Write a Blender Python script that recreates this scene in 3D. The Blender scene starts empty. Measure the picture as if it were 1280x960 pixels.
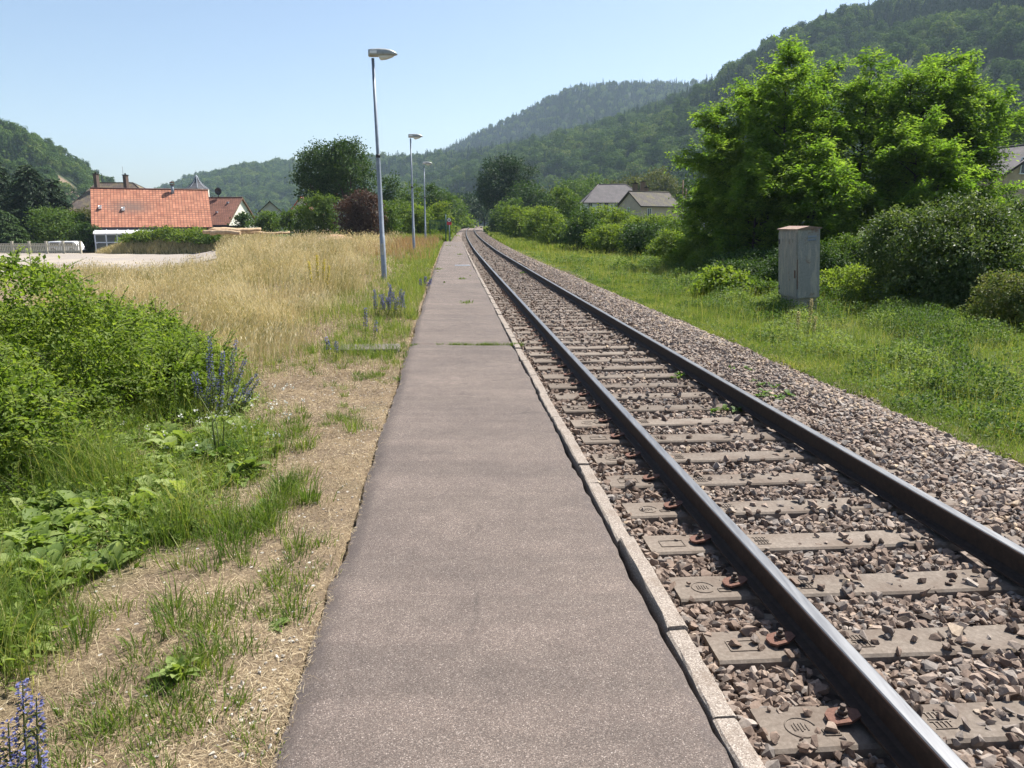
import bpy, math, random
import numpy as np
from mathutils import Vector, Matrix

SC = bpy.context.scene
COL = SC.collection
R = np.random.default_rng
PI = math.pi

# ------------------------------------------------------------------ camera geometry
FPX, CAMH, PITCH = 960.0, 1.75, math.atan(200 / 960)

def at(px, py, Y):
    """world point at forward distance Y seen at photo pixel px,py"""
    u = (px - 640) / FPX; v = (py - 480) / FPX
    dy = math.cos(PITCH) - v * math.sin(PITCH); dz = -math.sin(PITCH) - v * math.cos(PITCH)
    t = Y / dy
    return Vector((u * t, Y, CAMH + dz * t))

def sm(a, b, x):
    t = np.clip((np.asarray(x, float) - a) / (b - a), 0, 1)
    return t * t * (3 - 2 * t)

# ------------------------------------------------------------------ terrain
_TY = np.array([0, 2.5, 5.7, 11.6, 15.4, 19.8, 25, 31, 46, 69, 113, 179, 214, 400, 900])
_TX = np.array([1.73, 1.5, 1.22, .75, .44, .10, -.30, -.77, -1.92, -3.62, -6.6, -10.1, -11.5, -16, -18])
_cf = np.polyfit(_TY[:13], _TX[:13], 4)
def track_x(Y):
    """X of the track's centre line"""
    Y = np.asarray(Y, float)
    Yc = np.clip(Y, -10, 214)
    d = np.polyval(np.polyder(_cf), 214.0)
    return np.polyval(_cf, Yc) + np.where(Y > 214, (Y - 214) * d, 0) + 0.7525

def rail_z(Y):
    return np.interp(Y, [0, 55, 120, 190, 300], [-.05, -.05, .32, .9, 1.1])
def plat_z(Y):
    return np.interp(Y, [0, 10, 66, 120, 190, 300], [0, 0, .28, .40, .75, .95])

_B = np.array([-.9, -.47, -.40, -.34, -.20, 0.0])
_PY = np.array([0, 3, 6, 12, 28, 50, 60, 70, 80, 100, 140, 300])
_PZ = np.array([
    [0, -.02, -.10, -.30, -.72, -1.40, -1.5, -1.5, -1.5, -1.5, -1.5, -1.0],
    [0, -.02, -.10, -.30, -.70, -1.38, -1.5, -1.5, -1.5, -1.5, -1.5, -1.0],
    [0, -.02, -.10, -.24, -.52, -.85, -1.05, -1.25, -1.45, -1.5, -1.4, -.8],
    [0, -.02, -.06, -.12, -.15, -.05, .0, .1, .15, .0, -.2, .0],
    [0, -.02, -.04, -.03, .02, .15, .25, .3, .35, .4, .5, .6],
    [0, -.02, -.03, -.03, .08, .2, .26, .28, .31, .36, .5, .95]])

def left_z(X, Y):
    Yc = np.maximum(Y, .5)
    b = np.clip(X / Yc, -.9, 0)
    y = np.clip(Y, 0, 300)
    zs = np.stack([np.interp(y, _PY, _PZ[i]) for i in range(len(_B))])
    j = np.clip(np.searchsorted(_B, b) - 1, 0, len(_B) - 2)
    t = np.clip((b - _B[j]) / (_B[j + 1] - _B[j]), 0, 1)
    t = t * t * (3 - 2 * t)
    jj = j.reshape(-1); ii = np.arange(jj.size)
    zf = zs.reshape(len(_B), -1)
    z = zf[jj, ii].reshape(j.shape) * (1 - t) + zf[jj + 1, ii].reshape(j.shape) * t
    return z

def lump(X, Y, sc, seed=0):
    r = R(seed); o = np.zeros(np.shape(X))
    for k in range(7):
        a = r.uniform(0, 2 * PI); f = r.uniform(.6, 2.2) / sc; p = r.uniform(0, 2 * PI)
        o = o + np.sin((np.cos(a) * X + np.sin(a) * Y) * f * 2 * PI / 2.5 + p + 1.3 * np.sin((np.sin(a) * X - np.cos(a) * Y) * f * 2 + p))
    return o / 3.2

S_EDGE, S_KERB, S_BAL = -3.06, -1.44, 2.85     # platform's left edge, kerb's outer face, foot of the ballast (offsets from track centre)

def ground_z(X, Y):
    X = np.atleast_1d(np.asarray(X, float)); Y = np.atleast_1d(np.asarray(Y, float))
    X, Y = np.broadcast_arrays(X, Y)
    s = X - track_x(Y)
    pz = plat_z(Y) - .03
    zl = left_z(X, Y) + .035 * lump(X, Y, 2.5, 3) * sm(-3.2, -6, s)
    w = sm(-3.3, -5.5, s)
    zl = pz * (1 - w) + zl * w
    # behind the platform's end the bank follows the track
    zr = rail_z(Y)
    right = zr - .40 - .10 * sm(3, 6, s) + .05 * lump(X, Y, 3, 5) * sm(3, 5, s)
    under = np.where(s < S_KERB - .05, plat_z(Y) - .22, zr - .62)
    endw = sm(67, 68.5, Y)
    leftmix = np.where(s < S_EDGE + .02, zl, np.where(s < S_KERB, under * (1 - endw) + np.where(s > -2.85, zr - .75, pz - .1) * endw, under))
    return np.where(s >= S_BAL - .15, right, leftmix)

def gz(x, y):
    return float(ground_z(x, y)[0])

# ------------------------------------------------------------------ mesh building
class Geo:
    def __init__(self):
        self.V = []; self.n = 0; self.F = []
    def add(self, V, faces, mat=0, tint=None, smooth=False):
        """faces: list of int arrays (m,k)"""
        V = np.asarray(V, np.float32).reshape(-1, 3)
        for f in faces:
            f = np.asarray(f, np.int32)
            if f.size == 0: continue
            m = f.shape[0]
            t = np.full(m, .5, np.float32) if tint is None else (np.full(m, tint, np.float32) if np.isscalar(tint) else np.resize(np.asarray(tint, np.float32), m))
            self.F.append((f + self.n, mat, t, smooth))
        self.V.append(V); self.n += len(V)
        return self
    def box(self, c, size, rot=0.0, mat=0, M=None):
        x, y, z = [q / 2 for q in size]
        v = np.array([[i, j, k] for i in (-x, x) for j in (-y, y) for k in (-z, z)], float)
        if M is not None:
            v = v @ np.array(M.to_3x3()).T
        elif rot:
            cs, sn = math.cos(rot), math.sin(rot)
            v = np.c_[v[:, 0] * cs - v[:, 1] * sn, v[:, 0] * sn + v[:, 1] * cs, v[:, 2]]
        f = [[0, 1, 3, 2], [4, 6, 7, 5], [0, 4, 5, 1], [2, 3, 7, 6], [0, 2, 6, 4], [1, 5, 7, 3]]
        return self.add(v + np.array(c), [f], mat)
    def tube(self, pts, rad, n=8, mat=0, cap=True, smooth=True, tint=None):
        pts = np.asarray(pts, float); m = len(pts)
        rad = np.full(m, rad, float) if np.isscalar(rad) else np.asarray(rad, float)
        d = np.gradient(pts, axis=0); d /= np.linalg.norm(d, axis=1)[:, None] + 1e-9
        up = np.array([0, 0, 1.]) if abs(d[0][2]) < .9 else np.array([1., 0, 0])
        V = []
        for i in range(m):
            a = np.cross(d[i], up); a /= np.linalg.norm(a) + 1e-9; b = np.cross(d[i], a)
            th = np.arange(n) * 2 * PI / n
            V.append(pts[i] + rad[i] * (np.cos(th)[:, None] * a + np.sin(th)[:, None] * b))
        V = np.concatenate(V)
        q = []
        for i in range(m - 1):
            for k in range(n):
                q.append([i * n + k, (i + 1) * n + k, (i + 1) * n + (k + 1) % n, i * n + (k + 1) % n])
        base = self.n
        self.add(V, [q], mat, tint, smooth)
        if cap:
            self.F.append((np.array([[base + k for k in range(n)]], np.int32), mat, np.array([.5 if tint is None else tint], np.float32), False))
            self.F.append((np.array([[base + (m - 1) * n + n - 1 - k for k in range(n)]], np.int32), mat, np.array([.5 if tint is None else tint], np.float32), False))
        return self
    def prism(self, poly, axis0, axis1, ext, origin, mat=0):
        """extrude polygon (in axis0/axis1 plane) along vector ext"""
        a0, a1, e, o = (np.array(q, float) for q in (axis0, axis1, ext, origin))
        p = np.array([o + x * a0 + y * a1 for x, y in poly]); k = len(p)
        V = np.r_[p, p + e]
        self.add(V, [[list(range(k))[::-1]], [list(range(k, 2 * k))], [[i, (i + 1) % k, k + (i + 1) % k, k + i] for i in range(k)]], mat)
        return self
    def build(self, name, mats, parent=None, uv=None, loc=None):
        me = bpy.data.meshes.new(name)
        V = np.concatenate(self.V) if self.V else np.zeros((0, 3), np.float32)
        if loc is not None: V = V - np.asarray(loc, np.float32)
        me.vertices.add(len(V)); me.vertices.foreach_set('co', V.astype(np.float32).ravel())
        loops = np.concatenate([f.ravel() for f, *_ in self.F]).astype(np.int32)
        tot = np.concatenate([np.full(f.shape[0], f.shape[1], np.int32) for f, *_ in self.F])
        start = np.r_[0, np.cumsum(tot)[:-1]].astype(np.int32)
        me.loops.add(len(loops)); me.loops.foreach_set('vertex_index', loops)
        me.polygons.add(len(tot)); me.polygons.foreach_set('loop_start', start); me.polygons.foreach_set('loop_total', tot)
        me.polygons.foreach_set('material_index', np.concatenate([np.full(f.shape[0], m, np.int32) for f, m, _, _ in self.F]))
        me.polygons.foreach_set('use_smooth', np.concatenate([np.full(f.shape[0], s, bool) for f, _, _, s in self.F]))
        at_ = me.attributes.new('tint', 'FLOAT', 'FACE'); at_.data.foreach_set('value', np.concatenate([t for _, _, t, _ in self.F]))
        if uv is not None:
            l = me.uv_layers.new(name='UVMap'); l.data.foreach_set('uv', uv(V, loops, start, tot).astype(np.float32).ravel())
        for m in (mats if isinstance(mats, (list, tuple)) else [mats]): me.materials.append(m)
        me.update(); me.validate()
        o = bpy.data.objects.new(name, me); COL.objects.link(o)
        if loc is not None: o.location = loc
        if parent is not None: o.parent = parent
        return o

def empty(name, loc, rz=0):
    o = bpy.data.objects.new(name, None); COL.objects.link(o); o.location = loc; o.rotation_euler = (0, 0, rz); o.empty_display_size = .2
    return o
def tag(o, label=None, cat=None, group=None, kind=None):
    if label: o['label'] = label
    if cat: o['category'] = cat
    if group: o['group'] = group
    if kind: o['kind'] = kind
    return o

def leaves(P, A, N, L, W, droop=.15):
    """kite shaped leaves: base P, axis A, normal N"""
    n = len(P)
    A = A / (np.linalg.norm(A, axis=1)[:, None] + 1e-9)
    Sd = np.cross(A, N); Sd /= np.linalg.norm(Sd, axis=1)[:, None] + 1e-9
    N2 = np.cross(Sd, A)
    L = np.broadcast_to(L, n)[:, None]; W = np.broadcast_to(W, n)[:, None]
    V = np.empty((n, 4, 3))
    V[:, 0] = P
    V[:, 1] = P + A * L * .45 + Sd * W * .5 + N2 * W * .12
    V[:, 2] = P + A * L - N2 * L * droop
    V[:, 3] = P + A * L * .45 - Sd * W * .5 + N2 * W * .12
    return V.reshape(-1, 3), np.arange(n * 4).reshape(n, 4)

def blades(P, h, w, lean, rng, az=None):
    n = len(P)
    h = np.broadcast_to(h, n)[:, None]; w = np.broadcast_to(w, n)[:, None]; lean = np.broadcast_to(lean, n)[:, None]
    az = rng.uniform(0, 2 * PI, n) if az is None else az
    d = np.c_[np.cos(az), np.sin(az), np.zeros(n)]
    a2 = rng.uniform(0, 2 * PI, n); sd = np.c_[np.cos(a2), np.sin(a2), np.zeros(n)]
    up = np.array([0, 0, 1.])
    V = np.empty((n, 5, 3))
    V[:, 0] = P - sd * w * .5; V[:, 1] = P + sd * w * .5
    m = P + up * h * .55 + d * lean * h * .3
    V[:, 2] = m + sd * w * .4; V[:, 3] = m - sd * w * .4
    V[:, 4] = P + up * h * np.sqrt(np.maximum(1 - (lean * .6) ** 2, .1)) + d * lean * h
    i = np.arange(n)[:, None] * 5
    return V.reshape(-1, 3), i + np.array([[0, 1, 2, 3]]), i + np.array([[3, 2, 4]])

# ------------------------------------------------------------------ materials
def newmat(name):
    m = bpy.data.materials.new(name); m.use_nodes = True
    nt = m.node_tree; nt.nodes.clear()
    out = nt.nodes.new('ShaderNodeOutputMaterial')
    return m, nt, out
def N(nt, typ, **kw):
    n = nt.nodes.new(typ)
    for k, v in kw.items():
        if k.startswith('i_'):
            key = k[2:]
            n.inputs[int(key) if key.isdigit() else key.replace('_', ' ')].default_value = v
        else: setattr(n, k, v)
    return n
def ramp(nt, fac, stops, interp='LINEAR'):
    r = nt.nodes.new('ShaderNodeValToRGB'); r.color_ramp.interpolation = interp
    e = r.color_ramp.elements
    while len(e) < len(stops): e.new(.5)
    for el, (p, c) in zip(e, stops): el.position = p; el.color = (*c, 1) if len(c) == 3 else c
    if fac is not None: nt.links.new(fac, r.inputs[0])
    return r.outputs[0]
def coords(nt, kind='Object', scale=(1, 1, 1)):
    tc = nt.nodes.new('ShaderNodeTexCoord'); mp = nt.nodes.new('ShaderNodeMapping'); mp.inputs['Scale'].default_value = scale
    nt.links.new(tc.outputs[kind], mp.inputs[0]); return mp.outputs[0]
def noise(nt, vec, scale, detail=4, rough=.55):
    n = nt.nodes.new('ShaderNodeTexNoise'); n.inputs['Scale'].default_value = scale; n.inputs['Detail'].default_value = detail; n.inputs['Roughness'].default_value = rough
    if vec is not None: nt.links.new(vec, n.inputs['Vector'])
    return n.outputs['Fac']
def mix(nt, a, b, fac, mode='MIX'):
    n = nt.nodes.new('ShaderNodeMix'); n.data_type = 'RGBA'; n.blend_type = mode
    for sock, v in ((n.inputs[0], fac), (n.inputs[6], a), (n.inputs[7], b)):
        if isinstance(v, bpy.types.NodeSocket): nt.links.new(v, sock)
        elif isinstance(v, (int, float)): sock.default_value = v
        else: sock.default_value = (*v, 1)
    return n.outputs[2]
def principled(nt, out, color, rough=.8, metal=0, spec=.3, bump=None, bstr=.3, bdist=.01):
    p = nt.nodes.new('ShaderNodeBsdfPrincipled')
    for sock, v in ((p.inputs['Base Color'], color), (p.inputs['Roughness'], rough)):
        if isinstance(v, bpy.types.NodeSocket): nt.links.new(v, sock)
        elif isinstance(v, (int, float)): sock.default_value = v
        else: sock.default_value = (*v, 1)
    p.inputs['Metallic'].default_value = metal; p.inputs['Specular IOR Level'].default_value = spec
    if bump is not None:
        b = nt.nodes.new('ShaderNodeBump'); b.inputs['Strength'].default_value = bstr; b.inputs['Distance'].default_value = bdist
        nt.links.new(bump, b.inputs['Height']); nt.links.new(b.outputs[0], p.inputs['Normal'])
    nt.links.new(p.outputs[0], out.inputs[0])
    return p
def tint_out(nt):
    a = nt.nodes.new('ShaderNodeAttribute'); a.attribute_name = 'tint'; return a.outputs['Fac']

def plain(name, col, rough=.7, metal=0, spec=.3, var=.25, scale=6, bstr=.15, dirt=None):
    m, nt, out = newmat(name)
    v = coords(nt); nz = noise(nt, v, scale, 6, .6)
    lo = tuple(c * (1 - var) for c in col); hi = tuple(min(1, c * (1 + var)) for c in col)
    c = ramp(nt, nz, [(.3, lo), (.7, hi)])
    if dirt:
        n2 = noise(nt, v, scale * .37, 5, .7)
        c = mix(nt, c, dirt, ramp(nt, n2, [(.52, (0, 0, 0)), (.7, (.8, .8, .8))]))
    principled(nt, out, c, rough, metal, spec, nz, bstr)
    return m

def foliage(name, stops, trans=.38, rough=.6, spec=.2, tcol=(1.25, 1.3, .55), inst=False):
    m, nt, out = newmat(name)
    fac = tint_out(nt)
    if inst:
        oi = nt.nodes.new('ShaderNodeObjectInfo')
        ma = N(nt, 'ShaderNodeMath', operation='MULTIPLY_ADD', i_1=.65); nt.links.new(oi.outputs['Random'], ma.inputs[0])
        mb = N(nt, 'ShaderNodeMath', operation='MULTIPLY', i_1=.35); nt.links.new(fac, mb.inputs[0]); nt.links.new(mb.outputs[0], ma.inputs[2])
        fac = ma.outputs[0]
    c = ramp(nt, fac, stops)
    p = principled(nt, out, c, rough, 0, spec)
    t = nt.nodes.new('ShaderNodeBsdfTranslucent')
    tc = mix(nt, c, tcol, 1.0, 'MULTIPLY'); nt.links.new(tc, t.inputs[0])
    ms = nt.nodes.new('ShaderNodeMixShader'); ms.inputs[0].default_value = trans
    nt.links.new(p.outputs[0], ms.inputs[1]); nt.links.new(t.outputs[0], ms.inputs[2]); nt.links.new(ms.outputs[0], out.inputs[0])
    return m

M = {}
def G3(a, b, c): return [(.0, a), (.5, b), (1., c)]
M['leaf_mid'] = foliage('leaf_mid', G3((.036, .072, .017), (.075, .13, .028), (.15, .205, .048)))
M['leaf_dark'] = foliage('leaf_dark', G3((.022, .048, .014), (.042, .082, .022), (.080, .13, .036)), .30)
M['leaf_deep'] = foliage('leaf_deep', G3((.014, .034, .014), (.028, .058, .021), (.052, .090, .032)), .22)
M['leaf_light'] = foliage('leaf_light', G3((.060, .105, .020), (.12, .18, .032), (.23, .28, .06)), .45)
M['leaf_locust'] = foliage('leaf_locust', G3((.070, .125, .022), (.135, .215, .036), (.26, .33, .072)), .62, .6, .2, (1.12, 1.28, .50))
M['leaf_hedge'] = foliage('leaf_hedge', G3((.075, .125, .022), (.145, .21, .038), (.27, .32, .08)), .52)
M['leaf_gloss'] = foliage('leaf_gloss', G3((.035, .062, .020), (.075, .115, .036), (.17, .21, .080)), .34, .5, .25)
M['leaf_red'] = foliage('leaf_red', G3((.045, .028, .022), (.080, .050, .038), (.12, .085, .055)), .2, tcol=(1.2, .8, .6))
M['leaf_rust'] = foliage('leaf_rust', G3((.07, .10, .03), (.12, .155, .045), (.20, .175, .08)), .35)
M['leaf_olive'] = foliage('leaf_olive', G3((.05, .062, .018), (.085, .095, .028), (.13, .13, .05)), .35)
M['needle'] = foliage('needle', G3((.012, .028, .012), (.022, .046, .018), (.042, .072, .028)), .12)
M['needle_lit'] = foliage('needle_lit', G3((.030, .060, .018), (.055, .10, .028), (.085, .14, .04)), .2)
M['forest_leaf'] = foliage('forest_leaf', [(0, (.026, .055, .016)), (.35, (.055, .100, .026)), (.7, (.095, .150, .040)), (.88, (.15, .19, .052)), (1, (.24, .25, .10))], .25, .8, .05, inst=True)
M['forest_needle'] = foliage('forest_needle', [(0, (.018, .042, .020)), (.6, (.034, .068, .028)), (1, (.060, .098, .036))], .12, .8, .05, inst=True)
M['straw'] = foliage('straw', [(0, (.15, .185, .055)), (.22, (.30, .28, .115)), (.55, (.48, .40, .215)), (1, (.70, .62, .41))], .30, .6, .2, (1.1, 1., .75))
M['thatch'] = foliage('thatch', [(0, (.058, .042, .028)), (.3, (.185, .135, .082)), (.6, (.39, .305, .185)), (1, (.66, .56, .38))], .15, .7, .1, (1.1, 1., .75))
M['straw_red'] = foliage('straw_red', G3((.25, .16, .08), (.38, .25, .12), (.5, .37, .2)), .3, .6, .2, (1.1, 1., .75))
M['grass'] = foliage('grass', [(0, (.060, .11, .022)), (.4, (.115, .175, .036)), (.75, (.20, .245, .06)), (1, (.36, .34, .14))], .42)
M['verge'] = foliage('verge', [(0, (.055, .10, .022)), (.4, (.115, .175, .035)), (.7, (.20, .245, .06)), (.9, (.30, .30, .10)), (1, (.42, .37, .18))], .42)
M['cover'] = foliage('cover', G3((.045, .085, .022), (.10, .16, .042), (.22, .275, .095)), .38)
M['weed'] = foliage('weed', G3((.105, .16, .040), (.185, .25, .07), (.30, .35, .13)), .42)
M['dock'] = foliage('dock', G3((.050, .095, .018), (.085, .15, .028), (.14, .21, .05)), .40, .6, .2)
M['blue'] = foliage('blue', G3((.075, .078, .17), (.12, .13, .29), (.22, .22, .42)), .3, tcol=(1, 1, 1.2))
M['yellow'] = foliage('yellow', G3((.40, .36, .04), (.55, .48, .06), (.65, .56, .10)), .4, tcol=(1.1, 1, .6))
M['whitefl'] = foliage('whitefl', G3((.5, .5, .42), (.65, .65, .58), (.75, .75, .7)), .3, tcol=(1, 1, 1))
M['stem'] = plain('stem', (.10, .12, .04))
M['bark'] = plain('bark', (.075, .06, .045), .9, scale=14, bstr=.6)
M['bark_dark'] = plain('bark_dark', (.035, .028, .022), .9, scale=14, bstr=.5)
M['concrete'] = plain('concrete', (.30, .275, .24), .9, var=.22, scale=30, bstr=.4, dirt=(.20, .17, .14))
M['wall_cream'] = plain('wall_cream', (.74, .72, .62), .9, var=.05, scale=1.5)
M['wall_white'] = plain('wall_white', (.72, .72, .72), .9, var=.06, scale=1.5)
M['wall_beige'] = plain('wall_beige', (.50, .40, .32), .9, var=.10, scale=1.5)
M['wall_grey'] = plain('wall_grey', (.46, .45, .40), .9, var=.08, scale=1.5)
M['wood_dark'] = plain('wood_dark', (.045, .035, .03), .8)
M['wood_brown'] = plain('wood_brown', (.16, .10, .065), .8)
M['metal_galv'] = plain('metal_galv', (.23, .26, .30), .55, .25, .45, var=.18, scale=9, bstr=.05)
M['metal_lamp'] = plain('metal_lamp', (.34, .35, .33), .45, .3, .5, var=.2, scale=8, bstr=.05)
M['metal_dark'] = plain('metal_dark', (.05, .05, .055), .5, .5)
M['green_paint'] = plain('green_paint', (.010, .065, .048), .5, 0, .4)
M['red_paint'] = plain('red_paint', (.50, .03, .045), .5, 0, .4, var=.1)
M['black_paint'] = plain('black_paint', (.02, .02, .022), .5, 0, .4)
M['white_paint'] = plain('white_paint', (.78, .78, .78), .45, 0, .4, var=.04)
M['fence_white'] = plain('fence_white', (.42, .39, .31), .7, var=.08)
M['veranda_frame'] = plain('veranda_frame', (.62, .66, .74), .4, var=.05)
M['rust'] = plain('rust', (.145, .075, .055), .85, .1, .3, var=.3, scale=60, bstr=.4)
M['bolt'] = plain('bolt', (.075, .055, .045), .7, .3, .4, var=.3, scale=60)
M['tyre'] = plain('tyre', (.02, .02, .02), .8)
M['log'] = plain('log', (.42, .30, .19), .85, var=.25, scale=5)
M['log_end'] = plain('log_end', (.42, .22, .10), .85, var=.2, scale=10)
M['soil'] = plain('soil', (.30, .20, .12), .95, var=.25, scale=3, bstr=.5)
M['rod'] = plain('rod', (.12, .12, .12), .5, .5)

def glass_mat(name, col, rough=.08):
    m, nt, out = newmat(name)
    v = coords(nt, 'Object'); nz = noise(nt, v, 1.3, 3)
    principled(nt, out, ramp(nt, nz, [(.35, col), (.7, tuple(c * 2.2 for c in col))]), rough, 0, .6)
    return m
M['glass_dark'] = glass_mat('glass_dark', (.02, .025, .035))
M['glass_veranda'] = glass_mat('glass_veranda', (.045, .06, .065))
M['lamp_bowl'] = glass_mat('lamp_bowl', (.34, .36, .36), .2)

def tile_mat(name, c1, c2, mortar, bw, rh, off, stain=None, moss=None, msize=.03):
    m, nt, out = newmat(name)
    tc = nt.nodes.new('ShaderNodeTexCoord')
    b = N(nt, 'ShaderNodeTexBrick', offset=off, squash=1.0, i_Scale=1.0, i_Mortar_Size=msize, i_Mortar_Smooth=.3, i_Bias=0.0, i_Brick_Width=bw, i_Row_Height=rh)
    nt.links.new(tc.outputs['UV'], b.inputs['Vector'])
    b.inputs['Color1'].default_value = (*c1, 1); b.inputs['Color2'].default_value = (*c2, 1); b.inputs['Mortar'].default_value = (*mortar, 1)
    c = b.outputs['Color']
    nz = noise(nt, tc.outputs['UV'], .9, 6, .65)
    c = mix(nt, c, ramp(nt, nz, [(.3, (.72, .72, .72)), (.7, (1.15, 1.12, 1.1))]), 1.0, 'MULTIPLY')
    if moss:
        n2 = noise(nt, tc.outputs['UV'], .7, 6, .7)
        c = mix(nt, c, moss, ramp(nt, n2, [(.48, (0, 0, 0)), (.62, (.75, .75, .75))]))
    if stain:
        su, sv, ru, rv = stain
        mp = nt.nodes.new('ShaderNodeMapping'); mp.inputs['Location'].default_value = (-su / ru, -sv / rv, 0); mp.inputs['Scale'].default_value = (1 / ru, 1 / rv, 1)
        nt.links.new(tc.outputs['UV'], mp.inputs[0])
        gr = nt.nodes.new('ShaderNodeTexGradient'); gr.gradient_type = 'SPHERICAL'; nt.links.new(mp.outputs[0], gr.inputs[0])
        mu = N(nt, 'ShaderNodeMath', operation='MULTIPLY'); nt.links.new(gr.outputs['Fac'], mu.inputs[0]); nt.links.new(nz, mu.inputs[1])
        c = mix(nt, c, (.13, .10, .085), ramp(nt, mu.outputs[0], [(.05, (0, 0, 0)), (.4, (.75, .75, .75))]))
    principled(nt, out, c, .85, 0, .25, b.outputs['Fac'], -.5, .03)
    return m
M['tile_red'] = tile_mat('tile_red', (.50, .225, .135), (.36, .145, .09), (.15, .075, .06), .36, .36, 0.0, stain=(4.2, 3.4, 3.6, 1.7), msize=.035)
M['tile_brown'] = tile_mat('tile_brown', (.25, .115, .08), (.20, .095, .068), (.09, .05, .04), .3, .33, .5)
M['tile_old'] = tile_mat('tile_old', (.135, .105, .088), (.105, .085, .075), (.06, .05, .045), .3, .3, .5, moss=(.17, .14, .075))
M['tile_grey'] = tile_mat('tile_grey', (.125, .118, .122), (.108, .10, .106), (.10, .09, .09), .3, .3, .5)
M['tile_moss'] = tile_mat('tile_moss', (.095, .085, .078), (.078, .07, .066), (.05, .045, .04), .3, .3, .5, moss=(.115, .105, .045))
M['tile_pink'] = tile_mat('tile_pink', (.28, .17, .145), (.25, .145, .12), (.12, .08, .07), .3, .3, .5)
M['slate'] = tile_mat('slate', (.17, .165, .18), (.14, .135, .15), (.08, .08, .09), .2, .25, .5)

# --- ground
def mat_ground():
    m, nt, out = newmat('ground_soil')
    v = coords(nt, 'Object')
    g = nt.nodes.new('ShaderNodeAttribute'); g.attribute_name = 'green'
    n1 = noise(nt, v, 45, 8, .75); n2 = noise(nt, v, 3.0, 6, .65); n3 = noise(nt, v, .55, 5, .6)
    nf = noise(nt, v, 70, 6, .85)
    straw = ramp(nt, nf, [(.34, (.050, .036, .024)), (.46, (.145, .105, .068)), (.56, (.26, .20, .125)), (.70, (.43, .345, .23))])
    soil = ramp(nt, n1, [(.3, (.055, .042, .031)), (.55, (.145, .108, .075)), (.8, (.28, .22, .155))])
    dry = mix(nt, straw, soil, ramp(nt, n2, [(.40, (0, 0, 0)), (.62, (.85, .85, .85))]))
    vo = N(nt, 'ShaderNodeTexVoronoi', i_Scale=34.0); nt.links.new(v, vo.inputs['Vector'])
    sp = nt.nodes.new('ShaderNodeSeparateColor'); nt.links.new(vo.outputs['Color'], sp.inputs[0])
    peb = N(nt, 'ShaderNodeMath', operation='GREATER_THAN', i_1=.965); nt.links.new(sp.outputs[0], peb.inputs[0])
    near = N(nt, 'ShaderNodeMath', operation='LESS_THAN', i_1=.33); nt.links.new(vo.outputs['Distance'], near.inputs[0])
    pm = N(nt, 'ShaderNodeMath', operation='MULTIPLY'); nt.links.new(peb.outputs[0], pm.inputs[0]); nt.links.new(near.outputs[0], pm.inputs[1])
    dry = mix(nt, dry, (.48, .46, .42), pm.outputs[0])
    gc = ramp(nt, n1, [(.3, (.030, .042, .014)), (.55, (.065, .085, .022)), (.8, (.13, .135, .05))])
    patch = ramp(nt, n3, [(.54, (0, 0, 0)), (.70, (.35, .35, .35))])
    dry = mix(nt, dry, gc, patch)
    c = mix(nt, dry, gc, g.outputs['Fac'])
    principled(nt, out, c, .95, 0, .15, n1, .6, .03)
    return m
M['ground'] = mat_ground()

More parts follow.
